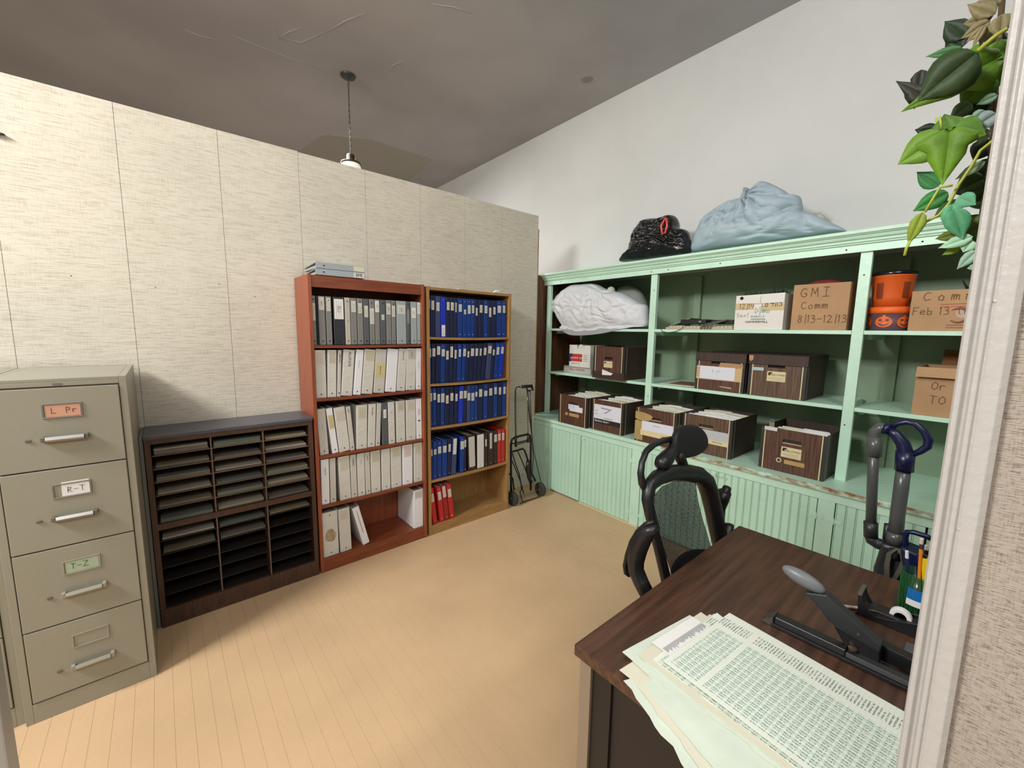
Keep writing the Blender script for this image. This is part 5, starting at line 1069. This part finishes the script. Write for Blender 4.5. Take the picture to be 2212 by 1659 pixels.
gl = 'old green ledger sheets piled on the desk'
LS = [((1.105, .452), -4, .30, .60, .7405, m_paperg), ((1.085, .448), -7, .33, .60, .7430, m_paper2), ((1.112, .440), -3, .31, .58, .7455, m_paperg), ((1.06, .472), -9, .26, .57, .7485, m_paperg),
      ((1.115, .430), -6, .30, .56, .7510, m_paperg), ((1.09, .455), -5, .27, .56, .7535, m_paper2), ((1.118, .424), -5, .285, .55, .756, m_ledger)]
ln_ = ['lowest', 'second lowest', 'third', 'fourth', 'fifth', 'sixth', 'seventh']
for i, (A, an, Wd, Ln, z, mt) in enumerate(LS): sheet(A, an, Wd, Ln, z, mt, f'worn greenish ledger sheet, {ln_[i]} in the pile on the desk', grp=gl, jag=.010, seed=i, warp=.0016, slab=.0012, curl=.0)
sheet((1.046, .458), -6.5, .172, .40, .760, m_paper, 'white printed sheet peeking out beneath the top ledger page', nm='printed_sheet', seed=20, warp=.0008, slab=.0006)
q = thing('printed_column', 'x', 'paper'); bpy.data.objects.remove(q)
ps = [o for o in bpy.data.objects if o.name.startswith('printed_sheet')][0]; q = MB(); rg = random.Random(5)
for k in range(38):
    l = rg.uniform(.010, .020) if k % 3 else .014; q.box(.006+k*.0043, .0074+k*.0043, .028, .028+l, .0021, .0023)
q.build('printed_lines', mat('print_grey', '55565c', .8), ps)
top = sheet((1.131, .397), -5.5, .296, .46, .765, m_ledger, 'top ledger page with green bands and rows of figures', nm='ledger_page', seed=31, warp=.002, slab=.0008)
q = MB(); 
for k in range(2): q.lathe([(0, .0), (.0032, .0), (.0032, .0004)], (.20+.05*k, -.03+.004*k, 0), 12)
# lower crumpled bundle nearer the desk edge
for i, (A, an, z, mt) in enumerate((((.94, .385), -22, .7412, m_paperg), ((.955, .375), -20, .7445, m_paper2), ((.965, .365), -18, .7475, m_paperg))):
    sheet(A, an, .215, .50, z, mt, ['bottom', 'middle', 'upper'][i]+' crumpled sheet of the bundle hanging at the desk edge', nm='crumpled_sheet', grp='crumpled sheets at the desk edge', jag=.012, seed=40+i, warp=.004, slab=.001)

# heavy duty stapler
t = thing('stapler', 'large black long-reach stapler with grey oval grip handle', 'stapler', (1.22, .1, DZ))
MB().box(1.203, 1.247, -.14, .318, DZ+.0008, DZ+.010).build('base_rail', m_black, t, world=True, bevel=.002)
MB().prism([(1.207, DZ+.010), (1.243, DZ+.010), (1.238, DZ+.026), (1.212, DZ+.026)], 'y', .16, .312).build('magazine_cover', m_black, t, world=True, bevel=.002)
MB().prism([(1.210, DZ+.010), (1.240, DZ+.010), (1.236, DZ+.020), (1.214, DZ+.020)], 'y', -.14, .16).build('magazine_rail', m_greyd, t, world=True, bevel=.001)
MB().prism([(.313, DZ+.001), (.342, DZ+.001), (.336, DZ+.010), (.314, DZ+.026)], 'x', 1.204, 1.246).build('nose_plate', mat('nose_grey', '55504a', .4, .4), t, world=True, bevel=.001)
MB().lathe([(0, DZ+.026), (.008, DZ+.026), (.009, DZ+.032), (0, DZ+.034)], (1.225, .150, 0), 12).build('staple_screw', mat('brass', '8a7a60', .3, .8), t, world=True)
AXS = 1.245
def yz(pts): return [(atx(x, y, AXS).y, atx(x, y, AXS).z) for x, y in pts]
MB().prism(yz([(1739, 1275), (1787, 1281), (1906, 1391), (1903, 1404), (1862, 1380), (1793, 1337), (1767, 1301)]), 'x', AXS-.014, AXS+.016).build('lever_arm', m_greyd, t, world=True, bevel=.003)
MB().prism(yz([(1800, 1341), (1862, 1378), (1903, 1402), (1902, 1430), (1870, 1428), (1835, 1405)]), 'x', AXS-.012, AXS+.012).build('lever_body', m_black, t, world=True, bevel=.003)
MB().prism([(-.12, DZ+.010), (.11, DZ+.010), (.105, DZ+.05), (.02, DZ+.045), (-.12, DZ+.04)], 'x', 1.262, 1.290).build('pivot_frame', m_black, t, world=True, bevel=.003)
MB().box(1.245, 1.33, -.14, .06, DZ+.0008, DZ+.010).build('foot_plate', m_black, t, world=True, bevel=.002)
ga, gb = atx(1690, 1224, AXS), atx(1783, 1279, AXS); ax_ = (gb-ga); Lg = ax_.length; M = Matrix.Translation((ga+gb)/2) @ ax_.to_track_quat('Z', 'X').to_matrix().to_4x4() @ Matrix.Diagonal((.020, .017, Lg/2, 1))
MB().lathe([(math.sin(k*math.pi/12), -math.cos(k*math.pi/12)) for k in range(13)], seg=24, M=M).build('grip', mat('grip_grey', '6d7172', .4), t, world=True, smooth=True)
p = atx(1854, 1370, AXS-.015); MB().lathe([(0, -.001), (.003, -.001), (.003, .001)], (AXS-.015, p.y, p.z), 10, axis='x').build('rivet', m_chrome, t, world=True)
MB().prism([(-.08, DZ+.012), (.075, DZ+.012), (.068, DZ+.045), (-.02, DZ+.052), (-.08, DZ+.045)], 'x', 1.292, 1.335).build('paper_stop', mat('stop_grey', '4b4b4e', .45), t, world=True, bevel=.003)
# tape dispenser
t = thing('tape_dispenser', 'black weighted tape dispenser with a small white roll', 'tape dispenser', (1.46, .1, DZ))
XT = 1.45
P = [(atx(x, y, XT).y, atx(x, y, XT).z) for x, y in ((1854, 1284), (1862, 1284), (1866, 1300), (1876, 1318), (1893, 1331), (1920, 1338), (1960, 1344), (2010, 1352), (2010, 1400), (1968, 1404), (1900, 1368), (1850, 1336), (1847, 1325), (1853, 1318))]
MB().prism([(max(y, -.03), max(z, DZ+.001)) for y, z in P], 'x', XT-.004, XT+.004).build('side_plate', m_black, t, world=True, bevel=.001)
MB().prism([(max(y, -.03), max(z, DZ+.001)) for y, z in P], 'x', XT+.05, XT+.058).build('side_plate', m_black, t, world=True, bevel=.001)
MB().prism([(-.03, DZ+.001), (.175, DZ+.001), (.170, DZ+.022), (.14, DZ+.030), (-.03, DZ+.030)], 'x', XT+.004, XT+.05).build('weighted_base', m_black, t, world=True, bevel=.003)
c1 = atx(1858, 1282, XT); MB().box(XT-.004, XT+.058, c1.y-.005, c1.y+.004, c1.z-.004, c1.z+.003).build('cutter', m_chrome, t, world=True)
rc = atx(1944, 1336, XT+.015); q = MB()
q.lathe([(.013, -.010), (.021, -.010), (.0225, -.008), (.0225, .008), (.021, .010), (.013, .010), (.013, -.010)], (XT+.027, rc.y, rc.z+.001), 28, axis='x'); q.build('tape_roll', m_paper, t, world=True, smooth=False)
t = thing('white_pen', 'slim white pen lying behind the stapler lever', 'pen', (1.47, .2, DZ)); a = atz(1822, 1309, DZ+.005); b_ = atz(1870, 1315, DZ+.005); MB().tube([a, b_], .004, 10).build('pen_barrel', m_paper2, t, world=True, smooth=True)
# pen cup
t = thing('pen_cup', 'green wire pen cup with blue and white label on the desk', 'cup', (1.60, .070, DZ+.001)); RC = .042; HC = .115
m_cup = mat('green_cup_film', '2f7a45', .2, trans=.55, alpha=.55)
q = MB(); 
for k in range(24):
    a = k*2*math.pi/24; q.tube([(RC*math.cos(a), RC*math.sin(a), 0), (RC*1.03*math.cos(a+.25), RC*1.03*math.sin(a+.25), HC)], .0009, 4); q.tube([(RC*math.cos(a), RC*math.sin(a), 0), (RC*1.03*math.cos(a-.25), RC*1.03*math.sin(a-.25), HC)], .0009, 4)
o = q.build('wire_mesh', mat('green_wire', '1f5a30', .4), t); o['kind'] = 'stuff'
MB().lathe([(RC-.002, .001), (RC*1.03-.002, HC), (RC*1.03-.0030, HC), (RC-.004, .003)], seg=32).build('cup_wall', m_cup, t, smooth=True); MB().lathe([(0, 0), (RC, 0), (RC, .003), (0, .003)], seg=32).build('cup_base', m_cup, t)
for z0, z1, mt, nm_ in ((.048, .080, mat('label_blue', '1766a8', .4), 'blue_label'), (.030, .048, m_paper, 'white_label')):
    q = MB(); vs = []; K = 10
    for i in range(K+1):
        a = math.radians(150+i*6.5); vs += [((RC+.003)*math.cos(a), (RC+.003)*math.sin(a), z0+.0), ((RC+.003)*math.cos(a), (RC+.003)*math.sin(a), z1)]
    q.add(vs, [(2*i, 2*i+2, 2*i+3, 2*i+1) for i in range(K)]); q.build(nm_, mt, t)
def pen(label, a, b_, r, mt, cap=None, cat='pen', nm='pen', tip=None, d=.0):
    p = thing(nm, label, cat, (1.60, .07, DZ)); A = Vector((1.60+a[0], .07+a[1], DZ+.012)); B = atx(b_[0], b_[1], 1.60+d)
    MB().tube([A, A+(B-A)*.86], r, 8).build('barrel', mt, p, world=True, smooth=False)
    MB().tube([A+(B-A)*.861, A+(B-A)*.93], r*1.05, 8).build('ferrule', m_chrome if cat == 'pencil' else (tip or mt), p, world=True); MB().tube([A+(B-A)*.931, B], r, 8).build('end_cap', cap or mt, p, world=True)
pen('orange pencil with pink eraser sticking out of the green pen cup', (.0, .0), (1991, 1164), .0042, mat('pencil_orange', 'e58a1e', .4), mat('eraser', 'd8c4b8', .7), 'pencil', 'pencil', None, -.036)
pen('dark pen with white cap at the left of the cup', (.01, .022), (1959, 1190), .0040, mat('pen_dark', '27304e', .3), m_paper, tip=m_paper)
pen('purple pen with white end behind the orange pencil', (.005, -.01), (1990, 1187), .0040, mat('pen_purple', '3a2a60', .3), m_paper)
pen('black and white pen leaning right in the cup', (-.01, -.01), (2002, 1178), .0045, m_black, m_paper)
pen('navy pen behind the pencil in the cup', (.02, .0), (1984, 1196), .0045, m_navy)
p = thing('box_cutter', 'yellow snap-off knife standing in the green pen cup', 'knife', (1.60, .05, DZ)); A = Vector((1.60, .052, DZ+.02)); B = atx(1998, 1205, 1.58); MB().tube([A, B], .009, 4).build('knife_body', mat('knife_yellow', 'e6c21c', .4), p, world=True); MB().tube([B, B+(B-A)*.06], .006, 4).build('knife_cap', m_black, p, world=True)

# ================================================================== HANGING IVY on the casing
t = thing('ivy_vine', 'artificial ivy vine hanging from the top of the white casing', 'plant', (.80, .07, 1.75))
LC = {}
def lm(c):
    if c not in LC: LC[c] = mat('leaf_'+c, c, .55, var=.22, vscale=26, bump=.15, bscale=60, spec=.3)
    return LC[c]
OV = [(0, 0), (.04, .22), (.14, .40), (.30, .50), (.46, .49), (.62, .40), (.78, .24), (.90, .10), (1, 0)]
IV = [(0, 0), (-.06, .20), (.02, .40), (.10, .62), (.20, .56), (.32, .36), (.48, .34), (.66, .22), (.84, .10), (1, 0)]
NR = [(0, 0), (.1, .3), (.3, .5), (.55, .42), (.75, .25), (.9, .08), (1, 0)]
def leaf(b_, tp, wpx, col, shape='o', X=.80, tilt=0.0, cup=.12, dx=0.0):
    B = atx(b_[0], b_[1], X+dx); T = atx(tp[0], tp[1], X-dx); a = T-B; L_ = a.length; a.normalize()
    W_ = wpx/ F * (X/ (ray(b_[0], b_[1]).x)) * 1.0
    n0 = (CAMP-B).normalized(); n0 = (n0+Vector((0, 0, .25))).normalized(); s_ = a.cross(n0).normalized(); s_ = (s_*math.cos(tilt)+n0*math.sin(tilt)).normalized(); n_ = s_.cross(a)
    out = {'o': OV, 'i': IV, 'n': NR}[shape]; vs = []; fs = []; q = MB(); mid = len(out)
    k = W_ if shape != 'i' else W_*.8
    for side in (1, -1):
        base = len(vs)
        for u, w_ in out:
            z = -cup*L_*(u-.3)**2; vs.append(B+a*(u*L_)+n_*z)
            vs.append(B+a*((u-.02*w_)*L_)+s_*(side*w_*k*.55)+n_*(z-cup*w_*k*.25))
            vs.append(B+a*(u*L_)+s_*(side*w_*k)+n_*(z-cup*w_*k*.9+.002*math.sin(u*14)*w_))
        for i in range(len(out)-1):
            p0 = base+3*i; f1 = (p0, p0+1, p0+4, p0+3); f2 = (p0+1, p0+2, p0+5, p0+4)
            fs += [f1, f2] if side > 0 else [f1[::-1], f2[::-1]]
    q.add(vs, fs); o = q.build('leaf', lm(col), t, world=True, smooth=True)
    so = o.modifiers.new('s', 'SOLIDIFY'); so.thickness = .0006
    return o
leaf((2112, 112), (1981, 217), 98, '2c4020', 'o', .765, cup=.25)
leaf((2150, 128), (1944, 241), 105, '557d18', 'i', .80); leaf((2158, 85), (2135, 215), 60, '5f8a18', 'o', .83); leaf((2140, 160), (2075, 235), 60, '48701a', 'o', .82)
leaf((2052, 282), (2036, 398), 108, '5c8420', 'i', .775, cup=.2); leaf((2040, 290), (1938, 355), 70, '62882a', 'o', .778); leaf((2050, 285), (2130, 290), 66, '4f7a1e', 'o', .78); leaf((2050, 300), (2040, 245), 60, '4a701c', 'o', .785)
leaf((2085, 80), (2040, 44), 46, '1d3318', 'n', .81); leaf((2075, 105), (2062, 40), 42, '1d3318', 'n', .812); leaf((2080, 105), (1998, 122), 22, '3e6a3c', 'n', .80)
leaf((1990, 205), (1934, 173), 40, '26281c', 'i', .82); leaf((1985, 170), (1975, 235), 44, '23281a', 'n', .825); leaf((1990, 150), (1980, 200), 30, '26281c', 'n', .822)
leaf((2022, 280), (1975, 280), 26, '14261a', 'o', .81); leaf((2028, 402), (1980, 370), 34, '2f7038', 'o', .80); leaf((2048, 415), (1971, 456), 40, '2d7030', 'o', .80)
leaf((1994, 458), (1960, 530), 28, '74882a', 'n', .78); leaf((2070, 425), (2108, 442), 34, '63a880', 'o', .79); leaf((2060, 452), (2080, 515), 42, '4d9468', 'o', .785); leaf((2058, 440), (2052, 498), 34, '58a078', 'o', .788)
leaf((2068, 430), (2014, 474), 26, '2f5c2a', 'n', .80); leaf((2068, 505), (2019, 516), 24, '5c6c22', 'n', .80); leaf((2102, 510), (2025, 536), 28, '9ccaa8', 'n', .79); leaf((2100, 520), (2080, 545), 30, 'a2cfae', 'o', .792)
leaf((2076, 533), (2034, 551), 18, '6c8a28', 'n', .80); leaf((2112, 540), (2066, 582), 26, '94b6a0', 'n', .79); leaf((2110, 575), (2088, 580), 14, '94b6a0', 'n', .79)
leaf((2155, 205), (2108, 226), 22, '6c8c72', 'n', .80); leaf((2128, 238), (2098, 264), 26, '86a88e', 'o', .80); leaf((2152, 245), (2104, 276), 40, '8c9f9c', 'o', .79); leaf((2125, 215), (2085, 250), 40, '1c3016', 'o', .84)
leaf((2098, 222), (2050, 258), 34, '4c6642', 'o', .82); leaf((2140, 300), (2102, 348), 44, '182a12', 'o', .84); leaf((2128, 385), (2058, 418), 62, '2e4216', 'o', .83); leaf((2130, 420), (2080, 440), 50, '28400f', 'o', .84)
leaf((2128, 348), (2062, 388), 22, '86a280', 'n', .80); leaf((2112, 462), (2082, 506), 34, '4a5c20', 'n', .81); leaf((2130, 180), (2090, 210), 50, '1c2c14', 'o', .85); leaf((2140, 340), (2120, 400), 50, '203512', 'o', .86)
leaf((2105, 480), (2105, 520), 40, '34561c', 'o', .83); leaf((2140, 285), (2100, 300), 30, '7f9a80', 'n', .80); leaf((2150, 130), (2160, 60), 50, '20200f', 'o', .85); leaf((2150, 200), (2145, 270), 46, '18270f', 'o', .87)
for b_, tp, w_ in (((2150, 30), (2088, 8), 34), ((2145, 35), (2078, 52), 34), ((2140, 45), (2074, 84), 30), ((2130, 55), (2086, 92), 18), ((2128, 55), (2100, 102), 14), ((2135, 50), (2115, 104), 16), ((2150, 45), (2130, 100), 26), ((2160, 10), (2110, 2), 40), ((2165, 30), (2160, 80), 40)):
    o = leaf(b_, tp, w_, '7c7350', 'n', .77+random.uniform(-.01, .02)); o.name = 'dried_leaf'
def vine(pts, r, mt=m_stem, X=.79): MB().tube([atx(x, y, X) for x, y in pts], r, 7).build('stem', mt, t, world=True, smooth=True)
vine([(2176, 62), (2150, 78), (2112, 110)], .0024, X=.76); vine([(2150, 300), (2118, 325), (2098, 360), (2070, 400), (2050, 440), (2028, 465), (1998, 480)], .0018); vine([(2058, 400), (2030, 405), (2015, 430), (1998, 458)], .0016, X=.78)
vine([(1966, 520), (1958, 536), (1954, 552)], .0018, X=.78); vine([(2022, 255), (2028, 282)], .0012); vine([(2030, 252), (2034, 280)], .0012, X=.785); vine([(2170, -60), (2160, 60), (2150, 200), (2140, 350), (2120, 470), (2105, 560)], .003, mat('brown_stem', '4a3a22', .8), X=.84)
MB().box(.736, .86, .0, .012, 1.99, 2.0).build('hanging_bracket', m_greyd, t, world=True)

for o in bpy.data.objects:
    if o.type == 'MESH' and not o.data.materials: o.data.materials.append(m_gap)
